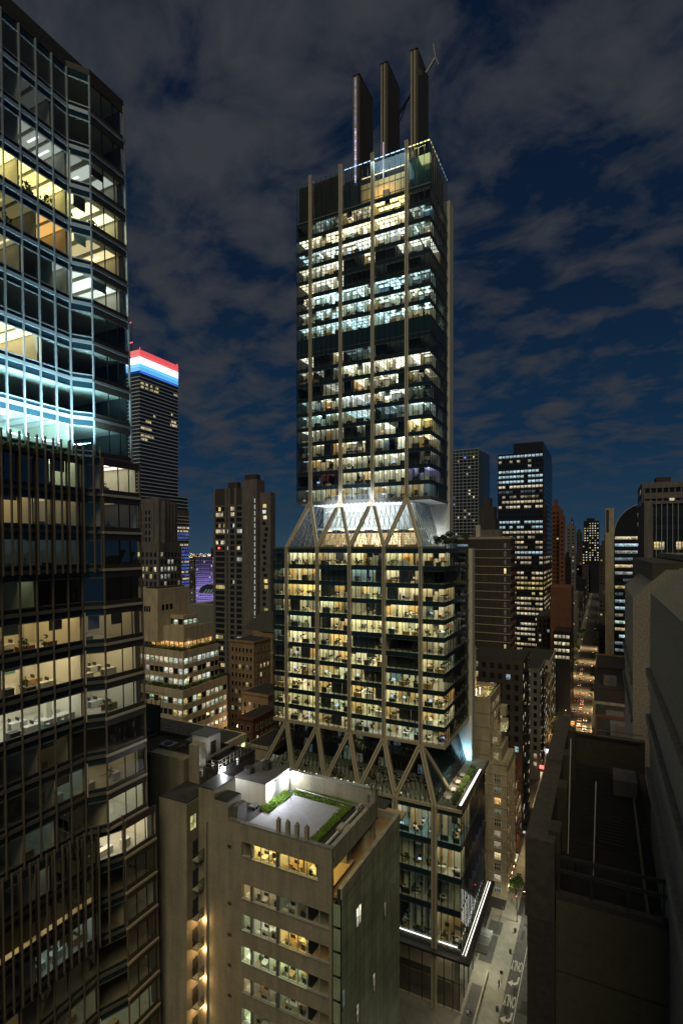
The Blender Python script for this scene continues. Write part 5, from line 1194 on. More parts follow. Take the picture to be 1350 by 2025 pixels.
# domed hall and white lattice building in the gap
gy = 300.0
B7_ = Building('lattice_building', 'pale building with a gridded wall in the gap above the beige office building', 'building', (Xp(395, gy), gy, 0))
b = MB(); b.box(Xp(372, gy), gy, 0, Xp(426, gy), gy+30, Zp(1196, Xp(400, gy), gy), 'concrete'); B7_.part('body', b)
b = MB()
for i in range(14): x = Xp(372, gy)+i*1.3; b.box(x, gy-.25, 40, x+.22, gy-.02, Zp(1196, Xp(400, gy), gy), 'frame_grey')
for i in range(14): z = 42+i*2; b.box(Xp(372, gy), gy-.32, z, Xp(426, gy), gy-.26, z+.2, 'frame_grey')
B7_.part('lattice', b)
b = MB(); cx = Xp(424, gy+6)
for i in range(10):
    a0, a1 = math.pi*i/10, math.pi*(i+1)/10; r_ = 11
    b.face([(cx+r_*math.cos(a0), gy+2, 67+r_*.62*math.sin(a0)), (cx+r_*math.cos(a1), gy+2, 67+r_*.62*math.sin(a1)), (cx+r_*math.cos(a1), gy+28, 67+r_*.62*math.sin(a1)), (cx+r_*math.cos(a0), gy+28, 67+r_*.62*math.sin(a0))], 'blue_glass')
    b.face([(cx, gy+1.9, 67), (cx+r_*math.cos(a0), gy+1.9, 67+r_*.62*math.sin(a0)), (cx+r_*math.cos(a1), gy+1.9, 67+r_*.62*math.sin(a1))], 'blue_glass'); b.beam((cx+r_*math.cos(a0), gy+1.7, 67+r_*.62*math.sin(a0)), (cx+r_*math.cos(a1), gy+1.7, 67+r_*.62*math.sin(a1)), .25, .25, 'frame_grey'); b.box(cx-6+i*.9, gy+1.6, 67.6+i%3*.9, cx-5.6+i*.9, gy+1.8, 67.9+i%3*.9, 'lamp', (.6, .8, .7))
B7_.part('glass_vault', b); B7_.finish()

# brown brick apartment houses, stepping down to the right of the ziggurat
by = 178.0
def bxx(p): return Xp(p, by)
B8 = Building('brick_apartment_house', 'tall brown brick apartment house with a sloping dark roof left of the main tower', 'apartment house', (bxx(520), by, 0))
b = MB(); zt = Zp(1248, bxx(515), by)
b.box(bxx(500), by, 0, bxx(545), by+24, zt, 'brick_tan').box(bxx(472), by+3, 0, bxx(499.9), by+24, Zp(1262, bxx(480), by), 'brick_tan'); B8.part('body', b)
b = MB(); z2 = Zp(1222, bxx(515), by)
b.face([(bxx(472), by+2, zt), (bxx(521), by-.5, zt), (bxx(541), by+12, z2+2), (bxx(482), by+14, z2+1)], 'copper_roof').face([(bxx(521), by-.5, zt), (bxx(546), by-.5, zt), (bxx(546), by+12, z2+2), (bxx(541), by+12, z2+2)], 'copper_roof'); B8.part('roof', b)
b = MB()
for p in (501, 512, 524, 536): b.box(bxx(p), by-.5, 40, bxx(p)+1.1, by-.02, zt-2, 'brick_tan')
b.box(bxx(500)-.4, by-.8, Zp(1290, bxx(515), by), bxx(545), by-.01, Zp(1287, bxx(515), by), 'limestone'); B8.part('pilaster', b)
facade(B8, 'S', by, bxx(502), bxx(544), 30, zt-3, 3.4, 2.2, 1.0, 1.8, .8, lf(.12, [WARM, CREAM], (.1, .6), 77), 'brick_tan', framemat='brown_line')
B8.finish()
spec = [(449, 474, 150, 1245, 1440, 'brick_tan', 'brown brick house with a flat roof directly right of the stepped beige building'), (455, 502, 166, 1268, 0, 'brick_tan', 'brown brick block with paired windows below the sloping roof'),
        (478, 530, 148, 1372, 0, 'brick_tan', 'lower brown brick terrace house with two glowing roof lamps'), (470, 500, 128, 1420, 0, 'brick_red', 'small red brick block between lamps and low office wing'), (505, 546, 150, 1405, 0, 'brick_tan', 'brown brick apartment wing tucked behind the slanted struts'), (488, 530, 122, 1475, 0, 'limestone', 'low pale stone house with tall windows behind the dark roof')]
for i, (p0, p1, yy, ptop, _, m_, lab) in enumerate(spec):
    x0, x1 = Xp(p0, yy), Xp(p1, yy); zt = Zp(ptop, (x0+x1)/2, yy)
    if i == 0: continue
    Bq = Building('brick_house', lab, 'apartment house', ((x0+x1)/2, yy, 0), 'brick houses behind the stepped office building')
    b = MB(); b.box(x0, yy, 0, x1, yy+14, zt, m_).box(x0+.4, yy+.5, zt, x1-.4, yy+13.5, zt+.12, 'roof_black'); b.box(x0-.25, yy-.3, zt-.5, x1+.25, yy-.01, zt+.35, m_).box(x1, yy, zt-.5, x1+.25, yy+14, zt+.35, m_); Bq.part('body', b)
    facade(Bq, 'S', yy, x0+.5, x1-.5, max(8, zt-48), zt-.8, 3.3, 1.9, .95, 1.7, .8, lf(.16, [YEL, CREAM, GREEN, WARM], (.15, .8), 80+i), m_, framemat='brown_line', mull=1 if i > 3 else 0)
    facade(Bq, 'E', x1, yy+1, yy+13, max(8, zt-48), zt-.8, 3.3, 2.2, .95, 1.7, .8, lf(.2, [YEL, CREAM, WARM], (.2, .8), 90+i), m_, framemat='brown_line')
    Bq.finish()
for i, (px, py, yy) in enumerate(((470.5, 1436, 147.5), (489.5, 1425, 147.5))):
    X = Xp(px, yy); Z = Zp(py, X, yy); b = MB(); b.tube((X, yy, Z-1.6), (X, yy, Z), .08, 'steel_dark').ball((X, yy, Z+.1), .4, 'lamp', (12, 6.5, 2.2))
    tag(b.build('terrace_lamp', org=(X, yy, Z-1.6)), f'glowing orange lamp on the brown brick terrace, {["left", "right"][i]} one of two', 'lamp', 'orange terrace lamps'); lampobj('terrace_bulb', 'POINT', (X, yy-1, Z+.3), 500, (1, .62, .28), .3)

# ================================================================ right side
# beige apartment block beyond the podium
RX, RY = -24.2, 153.9
B13 = Building('apartment_building', 'beige stone apartment building with lit roof terrace beside the glass podium', 'apartment building', (-30, 160, 0))
b = MB(); b.box(-44, RY, 0, RX, 169.5, 37.8, 'limestone'); b.box(-44, RY+3, 37.8, -26.2, 169, 41.5, 'limestone').box(-44, RY+5, 41.5, -27.0, 168.5, 45.5, 'limestone').box(-44, RY+1.2, 37.8, -29.1, 172, 55.7, 'limestone').box(-44, RY+3, 55.7, -35.0, 164, 69.6, 'limestone').box(-38, RY+14, 55.7, -30.4, 173, 56.6, 'limestone'); B13.part('wall', b)
b = MB(); b.box(-35, RY+1.6, 55.71, -29.4, 171.5, 55.8, 'sidewalk').box(-29.4, RY+1.2, 55.7, -29.1, 172, 56.8, 'limestone').box(-35, RY+1.21, 55.7, -29.41, RY+1.5, 56.7, 'limestone').box(-32, RY+4, 55.81, -30.2, 168, 56.2, 'leaf'); B13.part('terrace', b)
b = MB()
for k in range(12): z = 1+k*3.15; b.box(-44, RY-.18, z+2.9, RX+.18, RY-.01, z+3.05, 'office_stone').box(RX+.01, RY, z+2.9, RX+.18, 169.5, z+3.05, 'office_stone')
for k in range(4): b.box(-44, RY+1.05, 40+k*4, -29.0, RY+1.19, 40.12+k*4, 'brown_line')
B13.part('stone_course', b)
b = MB()
for z, x, y in ((37.8, RX, RY), (41.5, -26.2, RY+3), (45.5, -27.0, RY+5)):
    b.box(x-3.6, y+.05, z+1.0, x-.05, y+.12, z+1.06, 'rail_black').box(x-.12, y+.12, z+1.0, x-.06, y+5, z+1.06, 'rail_black')
    for i in range(20): b.box(x-3.6+i*.18, y+.06, z, x-3.57+i*.18, y+.1, z+1.0, 'rail_black')
B13.part('terrace_railing', b)
rr = random.Random(31)
for k in range(11):
    z = 1.6+k*3.15; c = [(.06, .1, .08), (.5, .45, .3), (0, 0, 0), (.9, .75, .4), (.35, .28, .2), (.35, .28, .2), (0, 0, 0), (.1, .11, .08), (1.2, .7, .2), (.1, .11, .08), (.02, .02, .02)][k]
    mb = MB(); x0 = -27.7; x1 = -25.9
    mb.face([(x0, RY-.03, z), (x1, RY-.03, z), (x1, RY-.03, z+1.9), (x0, RY-.03, z+1.9)], 'pane', c, [(0, 0), (1.8, 0), (1.8, 1), (0, 1)])
    for q in (x0, (x0*2+x1)/3, (x0+2*x1)/3, x1): mb.box(q-.05, RY-.12, z, q+.05, RY-.04, z+1.9, 'white_wall')
    mb.box(x0, RY-.11, z+1.2, x1, RY-.045, z+1.28, 'white_wall').box(x0-.1, RY-.2, z-.15, x1+.1, RY-.02, z-.001, 'office_stone'); B13.win(mb)
facade(B13, 'E', RX, RY+1, 169, 1, 36, 3.15, 2.4, 1.2, 1.9, .7, lf(.3, [WARM, CREAM], (.1, .4), 5), 'limestone', framemat='office_stone')
facade(B13, 'E', -29.1, RY+2, 171, 45, 55, 3.3, 2.6, 1.3, 2.0, .7, lf(.3, [WARM, CREAM], (.2, .6), 6), 'limestone', framemat='office_stone')
for z, x, y in ((38.0, -26.2, RY+3), (41.8, -27, RY+5)):
    mb = MB(); mb.face([(x-2.2, y-.03, z), (x-.8, y-.03, z), (x-.8, y-.03, z+2.4), (x-2.2, y-.03, z+2.4)], 'pane', (.25, .22, .1), [(0, 0), (1.4, 0), (1.4, 1), (0, 1)])
    for i in range(4): q = x-2.2+i*1.4/3; mb.box(q-.04, y-.12, z, q+.04, y-.04, z+2.4, 'white_wall')
    B13.win(mb)
b = MB(); b.box(-27.2, RY+7, 45.5, -25.6, RY+11, 48.2, 'pane', (.75, .68, .3)).box(-27.3, RY+6.9, 48.2, -25.5, RY+11.1, 48.5, 'limestone').box(-28.2, RY+12, 48.6, -26.4, RY+15, 51.5, 'limestone')
for i in range(5): b.box(-27.2+i*.38, RY+6.9, 45.5, -27.12+i*.38, RY+6.99, 48.2, 'white_wall')
B13.part('sunroom', b)
b = MB()
for (x, y) in ((-34.6, RY+2.4), (-33.9, RY+5), (-33.2, RY+7)): b.box(x-.12, y-.12, 55.8, x+.12, y+.12, 57.9, 'lamp', (2.0, 1.4, .7))
B13.part('wall_lamp', b)
lampobj('terrace_warm', 'POINT', (-32.5, RY+3.4, 57.6), 500, (1, .68, .32), .3); lampobj('terrace_warm', 'POINT', (-31.5, RY+11, 57.6), 420, (1, .68, .32), .3); lampobj('terrace_warm', 'POINT', (-25.4, RY+6, 46.5), 60, (1, .8, .4), .2)
for i in range(5):
    b = MB(); y = RY+1.5+i*3.4; b.box(RX+.02, y-.12, 3.2, RX+.25, y+.12, 3.7, 'lamp', (4, 2.6, 1.2)); B13.part('wall_lamp', b)
    if i % 2 == 0: lampobj('door_lamp', 'POINT', (RX+.6, y, 3.4), 60, (1, .7, .38), .1)
B13.finish()

# brown slab tower with light floor lines
Y5 = 218.0
B5 = Building('brown_tower', 'plain brown tower ruled with pale horizontal lines, right of the main tower', 'tower', (-41, 230, 0))
x0, x1 = Xp(920, Y5), Xp(1009, Y5); zt = Zp(1066, x1, Y5); y1 = Yp(1018, x1)
b = MB(); b.box(x0-6, Y5, 0, x1, y1, zt, 'brown_tower').box(x0-6, Y5-.2, zt, x1+.2, y1, zt+1, 'brown_line'); B5.part('body', b)
b = MB()
for k in range(30): z = zt-3.4*(k+1)-1; b.box(x0-6, Y5-.18, z, x1, Y5-.01, z+.32, 'brown_line')
B5.part('floor_line', b)
b = MB()
for k in range(30): z = zt-3.4*(k+1)-1; b.box(x1+.01, Y5+.2, z-.1, x1+.5, y1, z+1.3, 'brick_red')
B5.part('balcony', b)
rr = random.Random(2)
for k in range(24):
    z = zt-3.4*(k+1)-.2; c = {3: (1.4, 1.1, .5), 15: (1.0, .8, .4), 12: (.5, .4, .2), 18: (.8, .65, .35)}.get(k, (0.06, .055, .05)); swin(B5, Y5-.05, Xp(996, Y5), Xp(1000, Y5), z, 2.0, c)
b = MB(); b.box(Xp(930, Y5), Y5+4, zt, Xp(985, Y5), y1-2, zt+4, 'stone_grey').box(Xp(938, Y5), Y5+2, zt+1, Xp(946, Y5), Y5+4, zt+6, 'core_white'); B5.part('roof_plant', b)
B5.finish()

# black glass office tower
Y4 = 426.8; x0, x1 = Xp(983.5, Y4), Xp(1074, Y4); y1 = Yp(1091, x1); zt = Zp(900, x0, Y4)
B4b = Building('office_slab', 'black office tower with rows of white lit windows between brown tower and red tower', 'office tower', (-57, 450, 0))
b = MB(); b.box(x0, Y4, 0, x1, y1, zt, 'tower_black').box(x0+12, Y4+.3, zt, x1-.3, y1-3, zt+8, 'tower_black'); B4b.part('body', b)
rows = {}
rr = random.Random(17)
nf = int(zt/3.95)
for k in range(nf):
    zz = k*3.95; row_px = HY-(zz+2-CZ)*FPX/dep(x1, Y4)
    i_ = nf-1-k
    full = {0: (.9, COOL, .55, .8), 1: (.35, CREAM, .3, .6), 2: (.2, WHITE, .4, .6), 3: (.95, COOL, .5, 1), 4: (.9, COOL, .6, 1.1), 5: (.95, COOL, .6, 1.2), 6: (.95, CREAM, .7, 1.1), 7: (.7, COOL, .06, .15), 8: (.5, CREAM, .1, .4), 9: (.8, CREAM, .4, .9), 10: (.7, CREAM, .3, .9), 11: (0, None, 0, 0), 12: (0, None, 0, 0), 13: (.9, COOL, .6, 1.0), 14: (.8, COOL, .4, .9), 15: (.95, CREAM, .5, 1), 16: (.6, CREAM, .2, .5), 17: (.8, WARM, .4, 1), 18: (.7, CREAM, .1, .5), 19: (.9, COOL, .5, 1), 20: (.8, CREAM, .3, .7), 21: (.7, CREAM, .3, .8)}.get(i_, (.85 if rr.random() < .75 else .1, rr.choice([CREAM, CREAM, YEL, WARM]), .3, .95))
    rows[k] = full
def l4(i, k):
    p, c, a, b_ = rows[k]
    return sc_(c, rr.uniform(a, b_)) if c and rr.random() < p else None
def l4e(i, k):
    p, c, a, b_ = rows[k]
    return sc_(c, rr.uniform(a, b_)*.6) if c and rr.random() < p*.7 and k < 24 else None
facade(B4b, 'S', Y4, x0+.5, x1-.5, 0, zt, 3.95, 2.7, 2.2, 1.9, 1.2, l4, 'tower_black')
facade(B4b, 'E', x1, Y4+1, y1-1, 0, zt, 3.95, 4.2, 3.6, 1.9, 1.2, l4e, 'tower_black')
B4b.finish()
# bluish tower behind the main tower
Y6 = 520.0; x0, x1 = Xp(885, Y6), Xp(945, Y6); zt = Zp(887, x1, Y6)
B6b = Building('glass_tower', 'hazy blue glass tower directly behind the right edge of the main tower', 'tower', ((x0+x1)/2, Y6, 0))
b = MB(); b.box(x0, Y6, 0, x1, Y6+30, zt, 'blue_glass').box(x1-.01, Y6+4, 0, x1+5.5, Y6+30, zt-3, 'blue_glass'); B6b.part('body', b)
b = MB()
for k in range(52): b.box(x0, Y6-.3, 30+k*3.3, x1, Y6-.01, 30.6+k*3.3, 'frame_grey')
for i in range(9): b.box(x0+i*3.8, Y6-.34, 30, x0+i*3.8+.4, Y6-.31, zt, 'frame_grey')
B6b.part('floor_band', b)
facade(B6b, 'S', Y6-.3, x0+1, x1-1, 40, zt-4, 3.3, 2.1, 1.7, 1.9, .9, lf(.06, [CREAM, YEL, WHITE, (.2, .4, 1)], (.3, 1), 55), 'blue_glass')
B6b.finish()
for i, (p0, p1, yy, pt, mt, pr, lab) in enumerate(((949, 976, 330, 1002, 'brown_tower', .12, 'small dark stepped tower between the blue glass tower and the black office tower'), (1090, 1106, 470, 1000, 'brick_red', .02, 'narrow red brick tower just right of the black office tower'), (1105, 1116, 462, 1020, 'brick_red', .02, 'lower shoulder of red brick beside the narrow red brick tower'),
        (1119, 1137, 900, 1040, 'stone_grey', .18, 'grey far tower with a few warm lights left of the street'), (1139, 1150, 1100, 1052, 'brick_dark', .1, 'slim dark far tower in the street gap'), (1128, 1133.5, 1500, 1029, 'blue_glass', .9, 'slender glittering far tower with a pale blue top'), (1153, 1184, 1300, 1030, 'tower_black', .75, 'far apartment tower glittering with yellow windows at the end of the street'), (1144, 1162, 1150, 1075, 'tower_black', .6, 'lower glittering block in front of the far yellow tower'),
        (1193, 1212, 900, 1056, 'stone_grey', .08, 'plain grey far block right of the glittering tower'), (1184, 1208, 640, 1078, 'brick_dark', .12, 'dark apartment block with scattered windows right of the street'), (1116, 1128, 520, 1102, 'tower_black', .05, 'dark slab left of the street, in front of the far towers'))):
    x0, x1 = Xp(p0, yy), Xp(p1, yy); zt = Zp(pt, (x0+x1)/2, yy)
    Bq = Building('far_tower', lab, 'tower', ((x0+x1)/2, yy, 0))
    b = MB(); b.box(x0, yy, 0, x1, yy+(x1-x0)*1.3, zt, mt).box(x0+(x1-x0)*.2, yy+2, zt, x1-(x1-x0)*.3, yy+(x1-x0), zt+3+zt*.02, mt)
    if i == 0: b.box(x0-1.5, yy-1.5, 0, x1+1.5, yy+16, zt-14, mt).box(x0-.8, yy-.8, 0, x1+.8, yy+15, zt-7, mt)
    Bq.part('body', b)
    cl = [YEL, CREAM, WHITE] if i not in (5,) else [COOL, WHITE]
    s_ = 3.4 if yy < 800 else 5.2
    if i == 2: b = MB()
    facade(Bq, 'S', yy-(1.5 if i == 0 else 0), x0+.3, x1-.3, max(0, zt-90), zt-1 if i != 0 else zt-14, s_*1.05, s_, s_*.42, s_*.42, 1.0, (lambda f: (lambda a, k: f(a, k)))(lf(pr, cl, (.4, 1.4) if pr > .3 else (.2, .9), 120+i)), mt)
    Bq.finish(40)
b = MB()
for k in range(60): z = 200-k*3.2; b.box(Xp(1090, 470), 469.7, z, Xp(1106, 470), 469.95, z+.3, 'brown_line')
# red brick lower block + white windowed block at its foot
Bq = Building('office_block', 'low dark block with four rows of lit windows below the red tower', 'office block', (-24, 330, 0))
yy = 330.0; x0, x1 = Xp(1093, yy), Xp(1127, yy); zt = Zp(1250, x1, yy); b = MB(); b.box(x0, yy, 0, x1, yy+20, zt, 'tower_black').box(x0-4, yy+30, 0, x1-1, yy+60, Zp(1162, x1, yy+30), 'brick_red'); Bq.part('body', b)
facade(Bq, 'S', yy, x0+.3, x1-.3, zt-17, zt-1, 4, 2.1, 1.6, 1.9, 1, lf(.93, [WARM, CREAM, CREAM], (.4, 1.0), 66), 'tower_black'); Bq.finish()
# houses along the left side of the street
for i, (ya, yb, h, mt, xo, lab) in enumerate(((172, 186, 30, 'red_panel', -24.5, 'red panelled facade with glowing orange and white lower windows'), (187, 206, 62, 'brick_dark', -24.3, 'dark brick building with cyan lit stair windows and fire escapes'), (240, 262, 48, 'stone_grey', -24, 'grey street building with zigzag fire escapes, beyond the cyan windows'), (263, 290, 36, 'brick_tan', -24.2, 'tan brick street building above the bright shop fronts'), (291, 322, 42, 'limestone', -24, 'pale street building beyond the bright shop fronts'), (352, 395, 30, 'brick_tan', -24.4, 'low brick street building before the trees'), (396, 450, 52, 'brick_dark', -24, 'dark brick street building halfway down the street'))):
    Bq = Building('street_building', lab, 'street building', (xo-8, (ya+yb)/2, 0))
    b = MB(); b.box(xo-18, ya, 0, xo, yb, h, mt).box(xo-17.5, ya+.4, h, xo-.4, yb-.4, h+.1, 'roof_black').box(xo-.05, ya, h-.6, xo+.35, yb, h+.5, mt); Bq.part('body', b)
    facade(Bq, 'E', xo, ya+.8, yb-.8, 5, h-1, 3.5, 2.3, 1.2, 1.9, .8, lf(.3, [CREAM, WARM, WHITE], (.2, .9), 140+i), mt)
    facade(Bq, 'S', ya, xo-17, xo-.6, 5, h-1, 3.5, 2.6, 1.3, 1.9, .8, lf(.22, [CREAM, WARM, COOL], (.2, .8), 160+i, {0: .9, 1: .5} if i == 0 else None), mt)
    sh = MB(); sh.box(xo+.02, ya+.6, .4, xo+.12, yb-.6, 3.6, 'pane', rr.choice([(1.6, 1.4, 1.0), (1.4, 1.5, 1.6), (1.5, .9, .4)])); sh.box(xo, ya+.5, 3.65, xo+1.3, yb-.5, 3.85, 'steel_dark'); Bq.part('shop_front', sh)
    if i in (1, 2):
        fe = MB()
        for k in range(int(h/3.5)-1):
            z = 5+k*3.5; fe.box(xo+.02, ya+3, z, xo+1.1, ya+12, z+.08, 'rail_black').box(xo+1.05, ya+3, z+.9, xo+1.1, ya+12, z+.95, 'rail_black').beam((xo+.6, ya+4, z), (xo+.6, ya+10, z+3.5), .5, .06, 'rail_black')
        Bq.part('fire_escape', fe)
    Bq.finish(60)
for i, (z, p) in enumerate(((26, 0), (29.5, 0), (33.5, 0), (38, 0))): pass

# right side of the street
Y9 = 338.0; x0, x1 = Xp(1213, Y9), Xp(1274, Y9); zt = Zp(1012, x0, Y9)
B9 = Building('curved_office_building', 'dark glass office building with a quarter-round top and bands of pale lit windows', 'office building', (16, 350, 0))
b = MB(); b.box(x0, Y9, 0, x1, Y9+60, 100+8, 'tower_black').box(x0-4.5, Y9-1.5, 0, x0-.02, Y9+60, zt+2, 'limestone').box(x0-4, Y9-1.51, zt-12, x0-2.6, Y9-1.505, zt+1, 'core_dark')
poly = [(x0, 108)]+[(x1-(x1-x0)*math.cos(t*math.pi/2/8), 108+(Zp(996, x1, Y9)-108)*math.sin(t*math.pi/2/8)) for t in range(9)]+[(x1, 108)]
b.face([(x, Y9-.01, z) for x, z in poly], 'tower_black')
for (xa, za), (xb, zb_) in zip(poly, poly[1:]): b.face([(xa, Y9, za), (xb, Y9, zb_), (xb, Y9+50, zb_), (xa, Y9+50, za)], 'blue_glass'); b.beam((xa, Y9-.1, za), (xb, Y9-.1, zb_), .4, .4, 'frame_grey') if za > 108.2 or zb_ > 108.2 else None
B9.part('body', b)
rr = random.Random(71)
r9 = {i: (.95, rr.choice([COOL, GREEN, CREAM, WHITE]), rr.uniform(.1, .6)) for i in range(30)}
for i, v in {25: (1, CREAM, .8), 24: (1, COOL, .8), 23: (1, WHITE, .35), 22: (1, COOL, .3), 21: (1, WARM, .9), 20: (1, WHITE, .4), 19: (.4, COOL, .1), 18: (.9, YEL, .6), 17: (.5, COOL, .1), 16: (1, COOL, .6), 15: (1, COOL, .8), 14: (.5, CREAM, .3), 13: (.9, GREEN, .8), 12: (.9, WARM, .8), 11: (.6, COOL, .9)}.items(): r9[i] = v
facade(B9, 'S', Y9, x0+.5, x1-.3, 4, 108, 4, 2.2, 2.05, 1.7, 1.2, lambda i, k: sc_(r9[k][1], r9[k][2]*rr.uniform(.6, 1.2)) if rr.random() < r9[k][0] else None, 'tower_black', 'strip', .15)
B9.finish()
Y10 = 260.0; x0 = Xp(1268, Y10); zt = Zp(955, x0, Y10)
B10 = Building('flat_roofed_office', 'grey concrete office building with arched warm lights in its top floor, upper right', 'office building', (x0+15, Y10, 0))
b = MB(); b.box(x0, Y10, 0, x0+40, Y10+30, zt, 'stone_grey').box(x0+5.5, Y10+3, zt, x0+11, Y10+12, zt+2.4, 'brick_dark'); B10.part('body', b)
facade(B10, 'S', Y10, x0+1, x0+39, zt-28, zt-1, 4.5, 2.2, 1.7, 2.0, 1.0, lf(.1, [CREAM, YEL], (.4, 1.1), 14, {3: .75, 5: .1}), 'stone_grey', 'strip', .4, pier=.5)
facade(B10, 'W', x0, Y10+1, Y10+29, zt-28, zt-1, 4.5, 3, 2, 2.2, 1.0, lf(.1, [CREAM], (.2, .6), 15), 'stone_grey'); B10.finish()
Y11 = 190.0; x0 = Xp(1284, Y11); zt = Zp(994, x0, Y11)
B11 = Building('ribbed_office_building', 'dark office building with thin vertical ribs and two rows of yellow windows, upper right edge', 'office building', (x0+12, Y11, 0))
b = MB(); b.box(x0, Y11, 0, x0+30, Y11+30, zt, 'tower_black').box(x0-1.6, Y11-.2, 0, x0+.8, Y11+28, zt+.6, 'stone_grey'); B11.part('body', b)
b = MB()
for i in range(20): b.box(x0+1.6+i*1.45, Y11-.5, 60, x0+1.75+i*1.45, Y11-.05, zt, 'frame_grey')
b.box(x0+.85, Y11-.55, zt-.5, x0+30, Y11-.02, zt+.4, 'stone_grey'); B11.part('rib', b)
facade(B11, 'S', Y11, x0+1, x0+29, zt-31, zt-2, 3.9, 1.45, 1.25, 2.4, .7, lf(0, [CREAM, YEL, WARM], (.3, 1.0), 19, {5: 0, 4: .75, 3: .1, 2: .95, 1: .45, 0: .3}), 'tower_black'); B11.finish()
# low dark buildings right of the street
for i, (x0, x1, ya, yb, h, mt, lab) in enumerate(((-1.5, 14, 118, 138, 60, 'brick_red', 'brown red brick building with a flat roof, right of the lit street'), (-2.2, 12, 140, 165, 56, 'limestone', 'pale low block behind the red brick building on the right'), (-2.8, 10, 170, 196, 40, 'stone_grey', 'grey block with flat roof on the right side of the street'), (-2.6, 12, 200, 232, 52, 'brick_dark', 'dark brick block on the right side of the street'), (-2.8, 14, 236, 290, 47, 'brick_tan', 'tan brick block on the right side of the street'), (-2.5, 16, 400, 470, 44, 'brick_dark', 'dark block far down the right side of the street'), (-2.5, 16, 480, 600, 62, 'brick_dark', 'tall dark block at the far right of the street'))):
    Bq = Building('street_building', lab, 'street building', ((x0+x1)/2, (ya+yb)/2, 0))
    b = MB(); b.box(x0, ya, 0, x1, yb, h, mt).box(x0+.5, ya+.5, h, x1-.5, yb-.5, h+.1, 'roof_black'); roof_kit(b, x0-.1, x1, ya-.1, yb, h+.11, mt, .7, .4); b.box(x0+3, ya+5, h+.1, x0+7, ya+9, h+3, 'stone_grey'); Bq.part('body', b)
    facade(Bq, 'S', ya, x0+.5, x1-.5, h-18, h-2, 3.6, 2.6, 1.4, 1.7, .8, lf(.06, [CREAM, WARM], (.2, .6), 200+i), mt)
    facade(Bq, 'W', x0, ya+1, yb-1, 4, h-2, 3.6, 2.8, 1.3, 1.8, .8, lf(.2, [CREAM, WARM], (.2, .6), 220+i), mt); Bq.finish(60)

# near dark building with the deep roof
NX, NY = -2.8, 23.2; zc = 87.9
NB = Building('granite_building', 'dark granite building with a deep black roof and wide stone coping, lower right', 'building', (0, 32, 0))
b = MB(); b.box(NX, NY, 0, 2.6, 41.5, 84.6, 'granite_dark'); NB.part('body', b)
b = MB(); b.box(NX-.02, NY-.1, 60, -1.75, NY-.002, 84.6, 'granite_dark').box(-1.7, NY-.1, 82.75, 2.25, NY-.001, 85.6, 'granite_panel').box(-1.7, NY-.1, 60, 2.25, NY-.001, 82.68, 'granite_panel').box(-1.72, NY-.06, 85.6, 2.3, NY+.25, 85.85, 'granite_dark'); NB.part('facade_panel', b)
b = MB()
for i in range(4):
    ya = NY-.12+i*4.6; b.box(NX-.1, ya, 84.61, NX+.75, ya+4.57, 87.9-.12*(i%2), 'coping_stone'); b.box(NX+.752, ya+1.0, 84.62, NX+1.2, ya+2.0, 87.9, 'granite_dark')
b.box(NX+.752, NY-.12, 84.62, -1.75, NY+.5, 87.9, 'coping_stone').box(NX+.76, 41, 84.61, 2.6, 41.5, 86.8, 'granite_dark'); NB.part('parapet', b)
b = MB(); b.box(NX+.8, NY+.3, 84.62, 2.2, 40.9, 84.7, 'nearly_black')
for i in range(5): b.box(NX+.8, NY+3.4+i*3.3, 84.71, 2.2, NY+3.46+i*3.3, 84.74, 'steel_dark')
b.tube((1.7, NY+1, 84.85), (1.7, 40.5, 84.85), .07, 'steel_rail', k=6).tube((-1.0, 27, 84.7), (-1.0, 27, 85.2), .15, 'steel_dark', k=8).box(.6, 36.5, 84.71, 1.9, 38.5, 85.7, 'stone_grey')
for i in range(8): b.box(-.2, 30+i*.35, 84.72, 1.0, 30.08+i*.35, 84.95, 'steel_dark')
NB.part('roof', b)
b = MB()
for z in (87.3, 86.75): b.beam((-1.7, NY+.1, z), (2.2, NY+.1, z), .09, .12, 'steel_dark')
for x in (-1.6, -.4, .9, 2.1): b.box(x-.03, NY+.06, 85.8, x+.03, NY+.14, 87.4, 'steel_dark')
NB.part('railing', b); b = MB(); b.beam((NX+.9, 40.8, 87.3), (2.4, 40.8, 87.3), .06, .06, 'steel_rail'); b.beam((NX+.9, 40.8, 86.9), (2.4, 40.8, 86.9), .06, .06, 'steel_rail'); NB.part('railing', b)
NB.finish()
for i, (x, y, h) in enumerate(((-1.35, 24.6, 4.2), (-.35, 23.4, 3.0))):
    b = MB(); b.tube((x, y, 85.8), (x+.12, y+.3, 87.5+h), .022, 'core_white'); b.tube((x, y, 85.8), (x, y, 86.8), .05, 'steel_dark')
    tag(b.build('whip_antenna', org=(x, y, 85.8)), f'thin pale whip antenna standing on the black roof, {["left", "right"][i]} one of two', 'antenna', 'whip antennas')
